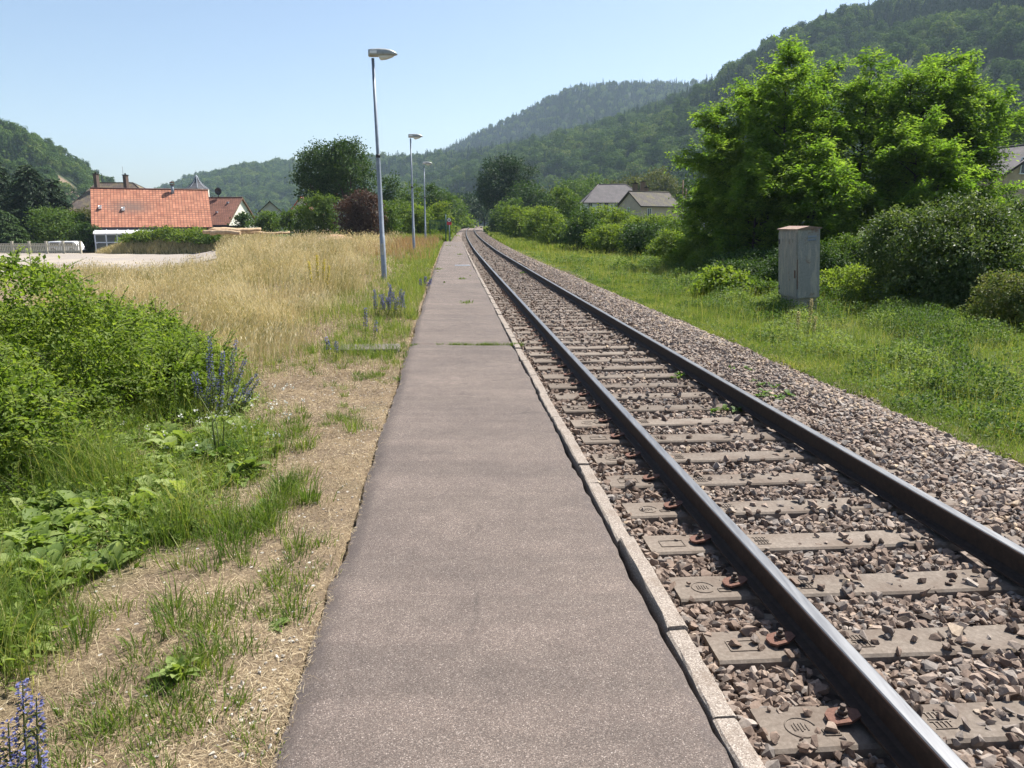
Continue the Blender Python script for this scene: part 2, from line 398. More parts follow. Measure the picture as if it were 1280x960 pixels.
def mat_asphalt():
    m, nt, out = newmat('asphalt')
    v = coords(nt, 'Object')
    vo = N(nt, 'ShaderNodeTexVoronoi', i_Scale=290.0); nt.links.new(v, vo.inputs['Vector'])
    sp = nt.nodes.new('ShaderNodeSeparateColor'); nt.links.new(vo.outputs['Color'], sp.inputs[0])
    c = ramp(nt, sp.outputs[0], [(0, (.066, .056, .052)), (.35, (.105, .090, .082)), (.7, (.140, .121, .110)), (.9, (.185, .163, .148)), (.985, (.27, .245, .225)), (1, (.40, .37, .345))])
    hue = ramp(nt, sp.outputs[1], [(0, (.98, .89, .835)), (1, (.93, .90, .87))])
    c = mix(nt, c, hue, 1.0, 'MULTIPLY')
    n1 = noise(nt, v, .8, 6, .6); n2 = noise(nt, v, 7, 5, .6)
    c = mix(nt, c, ramp(nt, n1, [(.3, (.80, .79, .80)), (.7, (1.16, 1.14, 1.12))]), 1.0, 'MULTIPLY')
    c = mix(nt, c, ramp(nt, n2, [(.3, (.88, .88, .88)), (.7, (1.1, 1.1, 1.1))]), 1.0, 'MULTIPLY')
    vs = coords(nt, 'Object', (.15, 2.2, 1)); n4 = noise(nt, vs, 1.4, 4, .6)
    c = mix(nt, c, ramp(nt, n4, [(.42, (.92, .92, .92)), (.6, (1.06, 1.05, 1.05))]), 1.0, 'MULTIPLY')
    wv = N(nt, 'ShaderNodeTexNoise', i_Scale=1.7, i_Detail=5.0); nt.links.new(v, wv.inputs['Vector'])
    vm = N(nt, 'ShaderNodeVectorMath', operation='MULTIPLY_ADD'); vm.inputs[1].default_value = (.5, .5, .5); nt.links.new(wv.outputs['Color'], vm.inputs[0]); nt.links.new(v, vm.inputs[2])
    cr = N(nt, 'ShaderNodeTexVoronoi', feature='DISTANCE_TO_EDGE', i_Scale=.55); nt.links.new(vm.outputs[0], cr.inputs['Vector'])
    crm = ramp(nt, cr.outputs['Distance'], [(.0, (.55, .55, .55)), (.006, (0, 0, 0))])
    brk = ramp(nt, noise(nt, v, 1.1, 3), [(.50, (0, 0, 0)), (.60, (1, 1, 1))])
    c = mix(nt, c, (.035, .03, .027), mix(nt, crm, brk, 1.0, 'MULTIPLY'))
    st = ramp(nt, noise(nt, v, 2.3, 6, .7), [(.60, (0, 0, 0)), (.74, (.45, .45, .45))]); c = mix(nt, c, (.065, .056, .05), st)
    e = nt.nodes.new('ShaderNodeAttribute'); e.attribute_name = 'edge'
    n3 = noise(nt, v, 9, 5, .7)
    ed = N(nt, 'ShaderNodeMath', operation='MULTIPLY'); nt.links.new(e.outputs['Fac'], ed.inputs[0]); nt.links.new(n3, ed.inputs[1])
    c = mix(nt, c, (.070, .058, .055), ramp(nt, ed.outputs[0], [(.30, (0, 0, 0)), (.6, (.7, .7, .7))]))
    principled(nt, out, c, .85, 0, .3, sp.outputs[2], .55, .006)
    return m
M['asphalt'] = mat_asphalt()

def mat_kerb():
    m, nt, out = newmat('kerb_stone')
    v = coords(nt, 'Object')
    vo = N(nt, 'ShaderNodeTexVoronoi', i_Scale=230.0); nt.links.new(v, vo.inputs['Vector'])
    sp = nt.nodes.new('ShaderNodeSeparateColor'); nt.links.new(vo.outputs['Color'], sp.inputs[0])
    c = ramp(nt, sp.outputs[0], [(0, (.15, .122, .102)), (.4, (.225, .190, .160)), (.8, (.30, .258, .22)), (1, (.41, .365, .32))])
    n1 = noise(nt, v, 5, 6, .7)
    c = mix(nt, c, (.17, .13, .10), ramp(nt, n1, [(.5, (0, 0, 0)), (.7, (.75, .75, .75))]))
    principled(nt, out, c, .9, 0, .2, sp.outputs[1], .6, .008)
    return m
M['kerb'] = mat_kerb()

def mat_rock():
    m, nt, out = newmat('ballast_rock')
    c = ramp(nt, tint_out(nt), [(0, (.060, .045, .036)), (.2, (.135, .098, .078)), (.4, (.205, .152, .120)), (.55, (.180, .160, .145)), (.72, (.285, .218, .172)), (.88, (.29, .26, .235)), (1, (.40, .31, .22))])
    v = coords(nt, 'Object'); nz = noise(nt, v, 60, 5, .7)
    c = mix(nt, c, ramp(nt, nz, [(.3, (.72, .70, .68)), (.7, (1.2, 1.2, 1.2))]), 1.0, 'MULTIPLY')
    principled(nt, out, c, .85, 0, .25, nz, .4, .006)
    return m
M['rock'] = mat_rock()
def mat_bed():
    m, nt, out = newmat('ballast_bed')
    v = coords(nt, 'Object')
    vo = N(nt, 'ShaderNodeTexVoronoi', i_Scale=21.0); nt.links.new(v, vo.inputs['Vector'])
    sp = nt.nodes.new('ShaderNodeSeparateColor'); nt.links.new(vo.outputs['Color'], sp.inputs[0])
    c = ramp(nt, sp.outputs[0], [(0, (.03, .025, .022)), (.3, (.095, .072, .06)), (.6, (.17, .13, .108)), (.85, (.22, .18, .155)), (1, (.30, .25, .20))])
    principled(nt, out, c, .9, 0, .2, vo.outputs['Distance'], -.9, .04)
    return m
M['bed'] = mat_bed()
def mat_sleeper():
    m, nt, out = newmat('sleeper_concrete')
    v = coords(nt, 'Object'); n1 = noise(nt, v, 40, 7, .7); n2 = noise(nt, v, 2.6, 5, .65)
    oi = nt.nodes.new('ShaderNodeObjectInfo')
    c = ramp(nt, n1, [(.3, (.112, .094, .079)), (.55, (.165, .140, .119)), (.8, (.24, .208, .18))])
    c = mix(nt, c, (.095, .07, .055), ramp(nt, n2, [(.45, (0, 0, 0)), (.7, (.7, .7, .7))]))
    c = mix(nt, c, ramp(nt, oi.outputs['Random'], [(0, (.82, .80, .78)), (1, (1.15, 1.14, 1.12))]), 1.0, 'MULTIPLY')
    principled(nt, out, c, .92, 0, .2, n1, .4, .006)
    return m
M['sleeper'] = mat_sleeper()
def mat_rail_side():
    m, nt, out = newmat('rail_side')
    v = coords(nt, 'Object'); n1 = noise(nt, v, 25, 5, .7)
    principled(nt, out, ramp(nt, n1, [(.3, (.022, .016, .013)), (.7, (.055, .036, .027))]), .75, .2, .3, n1, .3, .004)
    return m
M['rail_side'] = mat_rail_side()
def mat_rail_top():
    m, nt, out = newmat('rail_top')
    v = coords(nt, 'Object', (30, 1.5, 5)); n1 = noise(nt, v, 2, 5, .7)
    principled(nt, out, ramp(nt, n1, [(.3, (.11, .112, .12)), (.7, (.17, .175, .185))]), ramp(nt, n1, [(.3, (.38, .38, .38)), (.7, (.55, .55, .55))]), .55, .4)
    return m
M['rail_top'] = mat_rail_top()
M['rail_edge'] = plain('rail_edge', (.15, .095, .07), .55, .5, .4, var=.3, scale=20)
def mat_cabinet():
    m, nt, out = newmat('cabinet_paint')
    v = coords(nt, 'Object')
    n1 = noise(nt, coords(nt, 'Object', (6, 6, 1.3)), 1.6, 6, .65); n2 = noise(nt, v, 30, 4, .6)
    c = ramp(nt, n2, [(.3, (.205, .20, .19)), (.7, (.28, .27, .255))])
    c = mix(nt, c, (.40, .355, .29), ramp(nt, n1, [(.50, (0, 0, 0)), (.62, (.7, .7, .7))]))
    n3 = noise(nt, v, 3.2, 6, .7)
    c = mix(nt, c, (.17, .085, .055), ramp(nt, n3, [(.58, (0, 0, 0)), (.68, (.75, .75, .75))]))
    principled(nt, out, c, .6, .1, .4, n2, .08)
    return m
M['cabinet'] = mat_cabinet()
def mat_gravel():
    m, nt, out = newmat('yard_gravel')
    v = coords(nt, 'Object'); n1 = noise(nt, v, 8, 8, .8); n2 = noise(nt, v, .25, 5, .6)
    c = ramp(nt, n1, [(.3, (.19, .165, .145)), (.7, (.31, .275, .24))])
    c = mix(nt, c, (.42, .36, .26), ramp(nt, n2, [(.5, (0, 0, 0)), (.7, (.5, .5, .5))]))
    principled(nt, out, c, .95, 0, .2, n1, .4, .03)
    return m
M['yard'] = mat_gravel()
def mat_hill():
    m, nt, out = newmat('hill_ground')
    v = coords(nt, 'Object'); n1 = noise(nt, v, .09, 6, .6)
    a = nt.nodes.new('ShaderNodeAttribute'); a.attribute_name = 'bare'
    c = ramp(nt, n1, [(.3, (.018, .030, .012)), (.7, (.034, .052, .02))])
    n2 = noise(nt, v, .35, 7, .7)
    rk = ramp(nt, n2, [(.3, (.075, .07, .03)), (.5, (.17, .125, .09)), (.75, (.25, .18, .13))])
    c = mix(nt, c, rk, a.outputs['Fac'])
    principled(nt, out, c, .95, 0, .1, n2, .5, 1.0)
    return m
M['hill'] = mat_hill()

# ------------------------------------------------------------------ setting: ground sheet
def grid_faces(nr, nc):
    i = np.arange(nr - 1)[:, None] * nc + np.arange(nc - 1)[None, :]
    return np.stack([i, i + 1, i + nc + 1, i + nc], -1).reshape(-1, 4)
def grid_obj(name, X, Y, Z, mat, attrs=None, smooth=True):
    nr, nc = X.shape
    g = Geo(); g.add(np.stack([X, Y, Z], -1).reshape(-1, 3), [grid_faces(nr, nc)], 0, None, smooth)
    o = g.build(name, mat)
    for k, a in (attrs or {}).items():
        at_ = o.data.attributes.new(k, 'FLOAT', 'POINT'); at_.data.foreach_set('value', np.asarray(a, np.float32).ravel())
    return o

def green_mask(X, Y):
    """where the ground is overgrown green rather than dry (0..1)"""
    s = X - track_x(Y)
    right = sm(2.7, 3.4, s)
    xb = np.interp(Y, [2.2, 3.0, 3.6, 4.5, 6, 8, 10, 13], [-2.05, -1.9, -1.78, -1.68, -1.80, -2.6, -3.6, -4.5])
    hedge = sm(.05, -.45, X - xb + .20 * lump(X, Y, 1.3, 9)) * sm(13, 10, Y)
    far = np.maximum(sm(80, 110, Y), sm(65, 68, Y) * sm(-9, -7, s))
    return np.clip(np.maximum.reduce([right, hedge * .9, far]), 0, 1)

def ss(*seg):
    out = []
    for a, b, n in seg: out.append(np.linspace(a, b, n, endpoint=False))
    return np.concatenate(out)
s_cols = np.r_[-2600, -1400, -800, -500, -300, -200, -140, ss((-110, -60, 14), (-60, -20, 34), (-20, -3.2, 60)), -3.2, -3.1, S_EDGE + .03, S_EDGE + .10, -2.78, -2.4, S_KERB - .12, S_KERB - .02,
               -.5, .8, 2.2, S_BAL - .16, S_BAL - .13, 3.0, ss((3.2, 9, 26), (9, 30, 26)), 30, 45, 70, 110, 180, 300, 500, 800, 1400, 2600]
y_rows = np.r_[-30, -8, ss((-2, 16, 80), (16, 60, 70), (60, 69, 20), (69, 130, 30), (130, 300, 24)), 300, 400, 600, 900, 1400, 2000, 2700]
SS, YY = np.meshgrid(s_cols, y_rows)
XX = track_x(YY) + SS
ZZ = ground_z(XX, YY)
ground = grid_obj('ground', XX, YY, ZZ, M['ground'], {'green': green_mask(XX, YY)})
tag(ground, kind='structure')

# gravel yard in front of the houses (left)
bs = np.linspace(-1.05, -.375, 40); ys = np.linspace(48, 88, 40)
BB, YG = np.meshgrid(bs, ys)
edge = .02 * np.sin(YG * .9) + .012 * np.sin(YG * 2.3)
BB = np.where(BB > -.40, BB + edge, BB)
YG2 = YG + np.where(YG < 50, 1.5 * np.sin(BB * 40), 0)
XG = BB * YG2
yard = grid_obj('gravel_yard', XG, YG2, ground_z(XG, YG2).reshape(XG.shape) + .03, M['yard'])
tag(yard, kind='structure')

# ------------------------------------------------------------------ platform
yr = np.r_[ss((.2, 14, 150), (14, 66.6, 180)), 66.6]
sc_ = np.r_[S_EDGE, S_EDGE + .03, S_EDGE + .07, ss((S_EDGE + .12, S_KERB - .16, 18)), S_KERB - .16, S_KERB - .135, S_KERB - .115]
S2, Y2 = np.meshgrid(sc_, yr)
rg = R(5)
wob_l = np.cumsum(rg.normal(0, .006, len(yr))); wob_l -= np.convolve(wob_l, np.ones(25) / 25, 'same'); wob_l += .018 * np.sin(yr * 1.7) + rg.normal(0, .006, len(yr))
wob_r = np.clip(np.cumsum(rg.normal(0, .006, len(yr))) * .3 + rg.normal(0, .006, len(yr)) + .005 * np.sin(yr * 3.1) + .018, -.025, .034)
Xp = track_x(Y2) + S2 + np.where(S2 < S_EDGE + .1, wob_l[:, None], 0) + np.where(S2 > S_KERB - .15, wob_r[:, None], 0)
Zp = plat_z(Y2) + .008 * lump(Xp, Y2, 1.2, 21) - .03 * sm(S_EDGE + .08, S_EDGE, S2) - .012 * sm(S_KERB - .15, S_KERB - .115, S2)
Zp += .012 * np.exp(-((Y2 - 11.35) / .25) ** 2) - .035 * np.exp(-((Y2 - 11.22) / .05) ** 2)
g = Geo(); nr, nc = Xp.shape
g.add(np.stack([Xp, Y2, Zp], -1).reshape(-1, 3), [grid_faces(nr, nc)], 0, None, True)
# sides and far end
for side in (0, nc - 1):
    top = np.stack([Xp[:, side], Y2[:, side], Zp[:, side]], -1); bot = top - np.array([0, 0, .16])
    V = np.r_[top, bot]; k = np.arange(nr - 1)
    f = np.stack([k, k + 1, nr + k + 1, nr + k], -1)
    g.add(V, [f if side else f[:, ::-1]])
for row in (nr - 1, 0):
    top = np.stack([Xp[row], Y2[row], Zp[row]], -1); bot = top - np.array([0, 0, .16]); k = np.arange(nc - 1)
    f = np.stack([k, k + 1, nc + k + 1, nc + k], -1)
    g.add(np.r_[top, bot], [f if row == 0 else f[:, ::-1]])
plat = g.build('platform', M['asphalt'])
ea = np.zeros(len(plat.data.vertices), np.float32)
ea[:nr * nc] = (sm(S_EDGE + .22, S_EDGE, S2) + .9 * sm(S_KERB - .26, S_KERB - .12, S2) + .9 * np.exp(-((Y2 - 11.22) / .08) ** 2)).ravel(); ea[nr * nc:] = 1
at_ = plat.data.attributes.new('edge', 'FLOAT', 'POINT'); at_.data.foreach_set('value', ea)
tag(plat, kind='structure')

def track_dir(Y):
    d = (track_x(Y + .5) - track_x(Y - .5)); v = np.array([float(d), 1.0]); return v / np.linalg.norm(v)

# kerb stones: bevelled, uneven, each its own
joints = [1.55, 2.47, 3.07, 4.05, 5.02, 5.42, 6.40, 6.86]
while joints[-1] < 66: joints.append(joints[-1] + 1.0)
rk = R(8)
def chamfer_block(L, W, H, rng, c=.008):
    bm_ = []
    ny = 9
    prof = [(-W / 2, -H), (W / 2, -H), (W / 2, -c), (W / 2 - c, 0), (-W / 2 + c, 0), (-W / 2, -c)]
    V = []
    for y in np.linspace(-L / 2, L / 2, ny):
        e = rng.normal(0, .0022, (6, 2)); 
        V += [[x + e[i][0], y, z + e[i][1] * .7] for i, (x, z) in enumerate(prof)]
    q = [[a * 6 + i, a * 6 + (i + 1) % 6, (a + 1) * 6 + (i + 1) % 6, (a + 1) * 6 + i] for a in range(ny - 1) for i in range(6)]
    return np.array(V), [np.array(q)[:, ::-1], np.array([[0, 1, 2, 3, 4, 5]]), np.array([[(ny - 1) * 6 + i for i in range(5, -1, -1)]])]
kl = {1: 'pale kerb stone nearest the camera, left of the nearest sleeper',
      2: 'short kerb stone beside the stepped joint in the near platform edge'}
for i in range(len(joints) - 1):
    a, b = joints[i], joints[i + 1]; ym = (a + b) / 2
    if b < 2.1: continue
    V, F = chamfer_block(b - a - .006, .086, .24, rk)
    g = Geo(); g.add(V, F)
    o = g.build('kerb_stone', M['kerb'])
    d = track_dir(ym)
    off = rk.normal(0, .003)
    if i == 2: off += .007
    o.location = (float(track_x(ym)) + S_KERB - .045 + off, ym, float(plat_z(ym)) + .012 + rk.normal(0, .004) + (.012 if i == 2 else 0))
    o.rotation_euler = (rk.normal(0, .004), rk.normal(0, .008), -math.atan2(d[0], d[1]) + rk.normal(0, .0018))
    tag(o, kl.get(i, 'long weathered kerb stone in the row edging the asphalt platform beside the ballast'), 'kerb', 'kerb stones along the platform edge')

# ------------------------------------------------------------------ ballast bed
yb = np.r_[ss((.3, 14, 170), (14, 60, 150), (60, 220, 160)), 220, 260, 300, 330]
sb = np.r_[S_KERB + .0, -1.2, -.9, ss((-.75, .75, 8)), .75, 1.0, 1.3, 1.7, 2.1, 2.5, S_BAL, S_BAL + .12]
Sb, Yb = np.meshgrid(sb, yb)
Xb = track_x(Yb) + Sb
def bed_z(S, Y):
    return np.interp(S, [S_KERB, -1.2, -.75, 0, .75, 1.25, 1.9, 2.4, S_BAL, S_BAL + .12], [-.235, -.238, -.245, -.24, -.245, -.215, -.20, -.28, -.44, -.52]) + rail_z(Y)
lsh = sm(67, 69, Yb)                       # beyond the platform the left shoulder falls away too
Zb = bed_z(Sb, Yb) + .012 * lump(Xb, Yb, .7, 31)
bed = grid_obj('ballast_bed', Xb, Yb, Zb, M['bed'])
tag(bed, kind='structure')
# left shoulder beyond the platform
yl = np.linspace(66.7, 330, 120); sl = np.array([S_KERB + .002, -1.9, -2.4, -2.8])
Sl, Yl = np.meshgrid(sl, yl); Xl = track_x(Yl) + Sl
Zl = rail_z(Yl) + np.interp(Sl, sl[::1][np.argsort(sl)], np.array([-.235, -.27, -.40, -.62])[np.argsort(sl)])
tag(grid_obj('ballast_shoulder', Xl, Yl, Zl, M['bed']), kind='structure')

# ------------------------------------------------------------------ rails
half = [(0, 0), (.028, 0), (.034, -.004), (.0355, -.012), (.0355, -.038), (.010, -.052), (.009, -.135), (.030, -.146), (.072, -.152), (.072, -.163), (0, -.163)]
prof = half + [(-x, z) for x, z in half[-2:0:-1]]
prof = np.array(prof); npf = len(prof)
segmat = []
for i in range(npf):
    a, b = prof[i], prof[(i + 1) % npf]; mx = (abs(a[0]) + abs(b[0])) / 2; mz = (a[1] + b[1]) / 2
    segmat.append(0 if mz > -.003 else (2 if mz > -.010 else 1))
yrl = np.r_[ss((.6, 20, 60), (20, 110, 130), (110, 330, 120)), 330]
for sgn, lab in ((-1, 'steel rail nearest the platform with a polished head and dark rusty web'), (1, 'steel rail farther from the platform, beside the wide ballast shoulder')):
    cx = track_x(yrl) + sgn * .7525; cz = rail_z(yrl)
    V = np.stack([cx[:, None] + prof[None, :, 0], np.repeat(yrl[:, None], npf, 1), cz[:, None] + prof[None, :, 1]], -1).reshape(-1, 3)
    g = Geo()
    a = np.arange(len(yrl) - 1)[:, None] * npf
    for i in range(npf):
        j = (i + 1) % npf
        f = np.concatenate([a + i, a + j, a + npf + j, a + npf + i], 1)
        base = g.n
        if i == 0: g.add(V, [f], segmat[i])
        else: g.F.append((f.astype(np.int32), segmat[i], np.full(len(f), .5, np.float32), False))
    o = g.build('rail', [M['rail_top'], M['rail_side'], M['rail_edge']])
    tag(o, lab, 'rail', 'rails of the single track')

# ------------------------------------------------------------------ sleepers with clips
SL, SWD, SH = 2.44, .27, .20
def sleeper_geo():
    g = Geo()
    xs = [-SL / 2, -1.0, -.5, 0, .5, 1.0, SL / 2]; dz = [0, 0, -.006, -.010, -.006, 0, 0]
    prof_ = lambda w, z: [(-w / 2 - .02, -SH), (w / 2 + .02, -SH), (w / 2 + .006, z - .012), (w / 2 - .008, z), (-w / 2 + .008, z), (-w / 2 - .006, z - .012)]
    V = []
    for x, z in zip(xs, dz):
        w = SWD if abs(x) > .7 else SWD - .035
        V += [[x, y, zz] for y, zz in prof_(w, z)]
    n = len(xs)
    q = [[a * 6 + i, a * 6 + (i + 1) % 6, (a + 1) * 6 + (i + 1) % 6, (a + 1) * 6 + i] for a in range(n - 1) for i in range(6)]
    g.add(V, [q, [[5, 4, 3, 2, 1, 0]], [[(n - 1) * 6 + i for i in range(6)]]])
    return g
def clip_geo(s):
    """rusty six-sided plate pressing on the rail foot; s = +1 means the rail lies towards +x"""
    g = Geo()
    poly = [(-.062, -.022), (-.040, -.050), (.02, -.050), (.068, -.022), (.068, .022), (.02, .050), (-.040, .050), (-.062, .022)]
    poly = [(x * s, y) for x, y in poly]
    if s < 0: poly = poly[::-1]
    g.prism(poly, (1, 0, .18 * s), (0, 1, 0), (0, 0, .011), (0, 0, .022))
    return g
def bolt_geo():
    g = Geo()
    g.tube([(0, 0, .03), (0, 0, .038)], .027, 12); g.tube([(0, 0, .038), (0, 0, .058)], .019, 6); g.tube([(0, 0, .058), (0, 0, .078)], .0115, 8)
    return g
slp = sleeper_geo().build('railway_sleeper', M['sleeper'])
clips = {s: clip_geo(s).build('rail_clip', M['rust'], slp) for s in (1, -1)}
bolts = {s: bolt_geo().build('bolt', M['bolt'], clips[s]) for s in (1, -1)}
def circle_mark():
    g = Geo(); th = np.linspace(PI * .05, PI * 1.75, 22)
    g.tube([(.062 * math.cos(t), .062 * math.sin(t), 0) for t in th], .0035, 5)
    for k in range(5):
        g.box((-.03 + .014 * k, .0 + .008 * (k % 2), 0), (.005, .05 - .006 * abs(k - 2), .005))
    for c, s_ in (((.11, -.055, 0), (.062, .005, .006)), ((.11, -.020, 0), (.062, .005, .006)), ((.079, -.037, 0), (.005, .04, .006)), ((.141, -.037, 0), (.005, .04, .006))): g.box(c, s_)
    return g
def rect_mark(w=.15, h=.09):
    g = Geo()
    for c, s_ in (((0, h / 2, 0), (w, .006, .006)), ((0, -h / 2, 0), (w, .006, .006)), ((-w / 2, 0, 0), (.006, h, .006)), ((w / 2, 0, 0), (.006, h, .006))): g.box(c, s_)
    return g
def digit_mark():
    g = Geo()
    for r in (0, 1):
        for k in range(4): g.box((-.03 + .02 * k, .03 - .06 * r, 0), (.007, .04, .005))
        g.box((0, .052 - .06 * r, 0), (.09, .004, .005)); g.box((0, .008 - .06 * r, 0), (.09, .004, .005))
    return g
marks = {}
def copy_to(o, parent=None):
    c = o.copy(); COL.objects.link(c)
    if parent is not None: c.parent = parent
    return c
SLEEP_Y = [2.84 + .61 * k for k in range(0, 250)]
SLEEP_Y = [y for y in SLEEP_Y if y < 150]
ordn = ['nearest', 'second nearest', 'third nearest', 'fourth nearest', 'fifth nearest', 'sixth nearest', 'seventh nearest', 'eighth nearest']
rsl = R(77)
for k, y in enumerate(SLEEP_Y):
    o = slp if k == 0 else copy_to(slp)
    d = track_dir(y)
    o.location = (float(track_x(y)), y, float(rail_z(y)) - .163 - .028)
    o.rotation_euler = (rsl.normal(0, .004), 0, -math.atan2(d[0], d[1]) + rsl.normal(0, .012))
    if k < 8: lab = ordn[k] + ' grey concrete sleeper to the camera, lying under both rails'
    elif k < 30: lab = 'concrete sleeper of the middle stretch half buried in brown ballast'
    else: lab = 'distant concrete sleeper almost covered by ballast towards the bend'
    tag(o, lab, 'sleeper', 'concrete sleepers under the rails')
    if y < 24:
        for rx in (-.7525, .7525):
            for s in ((1, -1) if rx < 0 else (-1,)):
                c = clips[s] if (k == 0 and rx * s < 0 and False) else copy_to(clips[s], o)
                c.location = (rx - s * .125, rsl.normal(0, .006), 0); c.rotation_euler = (0, 0, rsl.normal(0, .06))
                copy_to(bolts[s], c)
    if y < 8.5:
        a = (circle_mark() if k % 2 == 0 else rect_mark()).build('cast_mark', M['sleeper'], o); a.location = (-1.06, -.01, .0015)
        b = digit_mark().build('cast_mark', M['sleeper'], o); b.location = (-.47, 0, -.004); b.scale = (1.0, 1.0, 1)
for s in (1, -1):
    bpy.data.objects.remove(bolts[s]); bpy.data.objects.remove(clips[s])

# ------------------------------------------------------------------ ballast stones
import bmesh
def rock_proto(seed):
    r = R(seed); bm = bmesh.new()
    sx, sy, sz = 1, r.uniform(.62, .95), r.uniform(.45, .75)
    for _ in range(13):
        p = r.normal(0, 1, 3); p /= np.max(np.abs(p)) ** .55 * np.linalg.norm(p) ** .45
        p *= r.uniform(.8, 1.0)
        bm.verts.new((p[0] * sx, p[1] * sy, p[2] * sz))
    ret = bmesh.ops.convex_hull(bm, input=bm.verts[:])
    for v in [v for v in bm.verts if not v.link_faces]: bm.verts.remove(v)
    bmesh.ops.triangulate(bm, faces=bm.faces[:]); bm.verts.index_update()
    V = np.array([v.co[:] for v in bm.verts]); F = np.array([[v.index for v in f.verts] for f in bm.faces])
    bm.free(); return V, F
PROT = [rock_proto(100 + i) for i in range(14)]
def rand_rot(n, rng, flat=.6):
    q = rng.normal(0, 1, (n, 4)); q[:, 0] += 0
    z = rng.uniform(0, 2 * PI, n); t = rng.normal(0, flat, (n, 2))
    cz, sz = np.cos(z), np.sin(z)
    A = np.zeros((n, 3, 3)); A[:, 0, 0] = cz; A[:, 0, 1] = -sz; A[:, 1, 0] = sz; A[:, 1, 1] = cz; A[:, 2, 2] = 1
    cx, sx = np.cos(t[:, 0]), np.sin(t[:, 0]); Bm = np.zeros((n, 3, 3)); Bm[:, 0, 0] = 1; Bm[:, 1, 1] = cx; Bm[:, 1, 2] = -sx; Bm[:, 2, 1] = sx; Bm[:, 2, 2] = cx
    cy, sy = np.cos(t[:, 1]), np.sin(t[:, 1]); Cm = np.zeros((n, 3, 3)); Cm[:, 1, 1] = 1; Cm[:, 0, 0] = cy; Cm[:, 0, 2] = sy; Cm[:, 2, 0] = -sy; Cm[:, 2, 2] = cy
    return A @ Bm @ Cm
def rocks(P, size, rng, tint, g, flat=.6):
    idx = rng.integers(0, len(PROT), len(P)); RM = rand_rot(len(P), rng, flat)
    for i, (V, F) in enumerate(PROT):
        w = np.nonzero(idx == i)[0]
        if len(w) == 0: continue
        VV = np.einsum('nij,vj->nvi', RM[w], V) * size[w][:, None, None] + P[w][:, None, :]
        FF = (F[None] + (np.arange(len(w)) * len(V))[:, None, None]).reshape(-1, 3)
        g.add(VV.reshape(-1, 3), [FF], 0, np.repeat(tint[w], len(F)))
rr = R(12)
sly = np.array(SLEEP_Y)
g = Geo()
def scatter_rocks(n, y0, y1, smin, smax, lift=(-.006, .012), expo=1.0, s0=S_KERB + .04, s1=S_BAL - .05, cover=.042, s_in=False):
    t = rr.uniform(0, 1, n)
    Y = y0 * (y1 / y0) ** t if expo else y0 + (y1 - y0) * t
    s = rr.uniform(s0, s1, n)
    X = track_x(Y) + s
    # keep most stones off the sleepers
    yloc = Y - .09 * s
    j = np.clip(np.searchsorted(sly, yloc), 1, len(sly) - 1)
    dist = np.minimum(np.abs(yloc - sly[j]), np.abs(yloc - sly[j - 1]))
    on = (dist < .150) & (s > -1.21) & (s < 1.16)
    onr = (np.abs(np.abs(s) - .7525) < .085)
    keep_p = np.where(on, np.where(s > .45, .19, np.where(np.abs(s) < .7, cover * 1.8, cover)) + .20 * sm(8, 30, Y), 1.0)
    keep = (rr.uniform(0, 1, n) < keep_p) & ~onr
    Y, s, X, on = Y[keep], s[keep], X[keep], on[keep]
    size = rr.uniform(smin, smax, len(Y)) * rr.choice([.6, .85, 1, 1.15], len(Y))
    z = bed_z(s, Y) + rr.uniform(*lift, len(Y)) + .012 * lump(X, Y, .7, 31) + np.where(on, .034 + size * .25, 0) + rr.uniform(0, 1, len(Y)) ** 4 * .022
    tint = np.clip(rr.normal(.46, .22, len(Y)) + np.where(s > 1.2, .16, 0) + np.where(s > 1.9, .10, 0), 0, 1)
    rust = np.abs(s + .9) < .35
    tint = np.where(rust, np.clip(rr.normal(.38, .16, len(Y)), .1, .9), tint)
    rocks(np.stack([X, Y, z], -1), size, rr, tint, g)
scatter_rocks(34000, 2.1, 13, .021, .040, (-.002, .018))
scatter_rocks(11000, 2.1, 10, .030, .048, (.0, .024))
scatter_rocks(42000, 13, 34, .026, .046, (.0, .026))
scatter_rocks(26000, 34, 140, .035, .065, (-.01, .02))
# pebbles that slipped between kerb and asphalt, and strays on the grass edge
n = 1500; Y = rr.uniform(2, 40, n); s = S_BAL + rr.exponential(.13, n) - .05; X = track_x(Y) + s
rocks(np.stack([X, Y, ground_z(X, Y) + .008], -1), rr.uniform(.02, .035, n), rr, np.clip(rr.normal(.5, .2, n), 0, 1), g)
o = g.build('ballast_stones', M['rock']); tag(o, kind='stuff')
# little white chips on the dry strip
g = Geo(); n = 300; Y = rr.uniform(2.1, 9, n); s = S_EDGE - .04 - rr.exponential(.28, n); X = track_x(Y) + s
rocks(np.stack([X, Y, ground_z(X, Y) + .003], -1), rr.uniform(.003, .011, n), rr, rr.uniform(.55, 1, n), g)
n = 70; Y = 2.3 + rr.exponential(.5, n); s = S_EDGE - .15 + rr.normal(0, .10, n); X = track_x(Y) + s; k = s < S_EDGE - .02; X, Y = X[k], Y[k]
rocks(np.stack([X, Y, ground_z(X, Y) + .004], -1), rr.uniform(.004, .014, k.sum()), rr, rr.uniform(.7, 1, k.sum()), g)
tag(g.build('stone_chips', plain('chip', (.40, .37, .33), .9, scale=50)), kind='stuff')

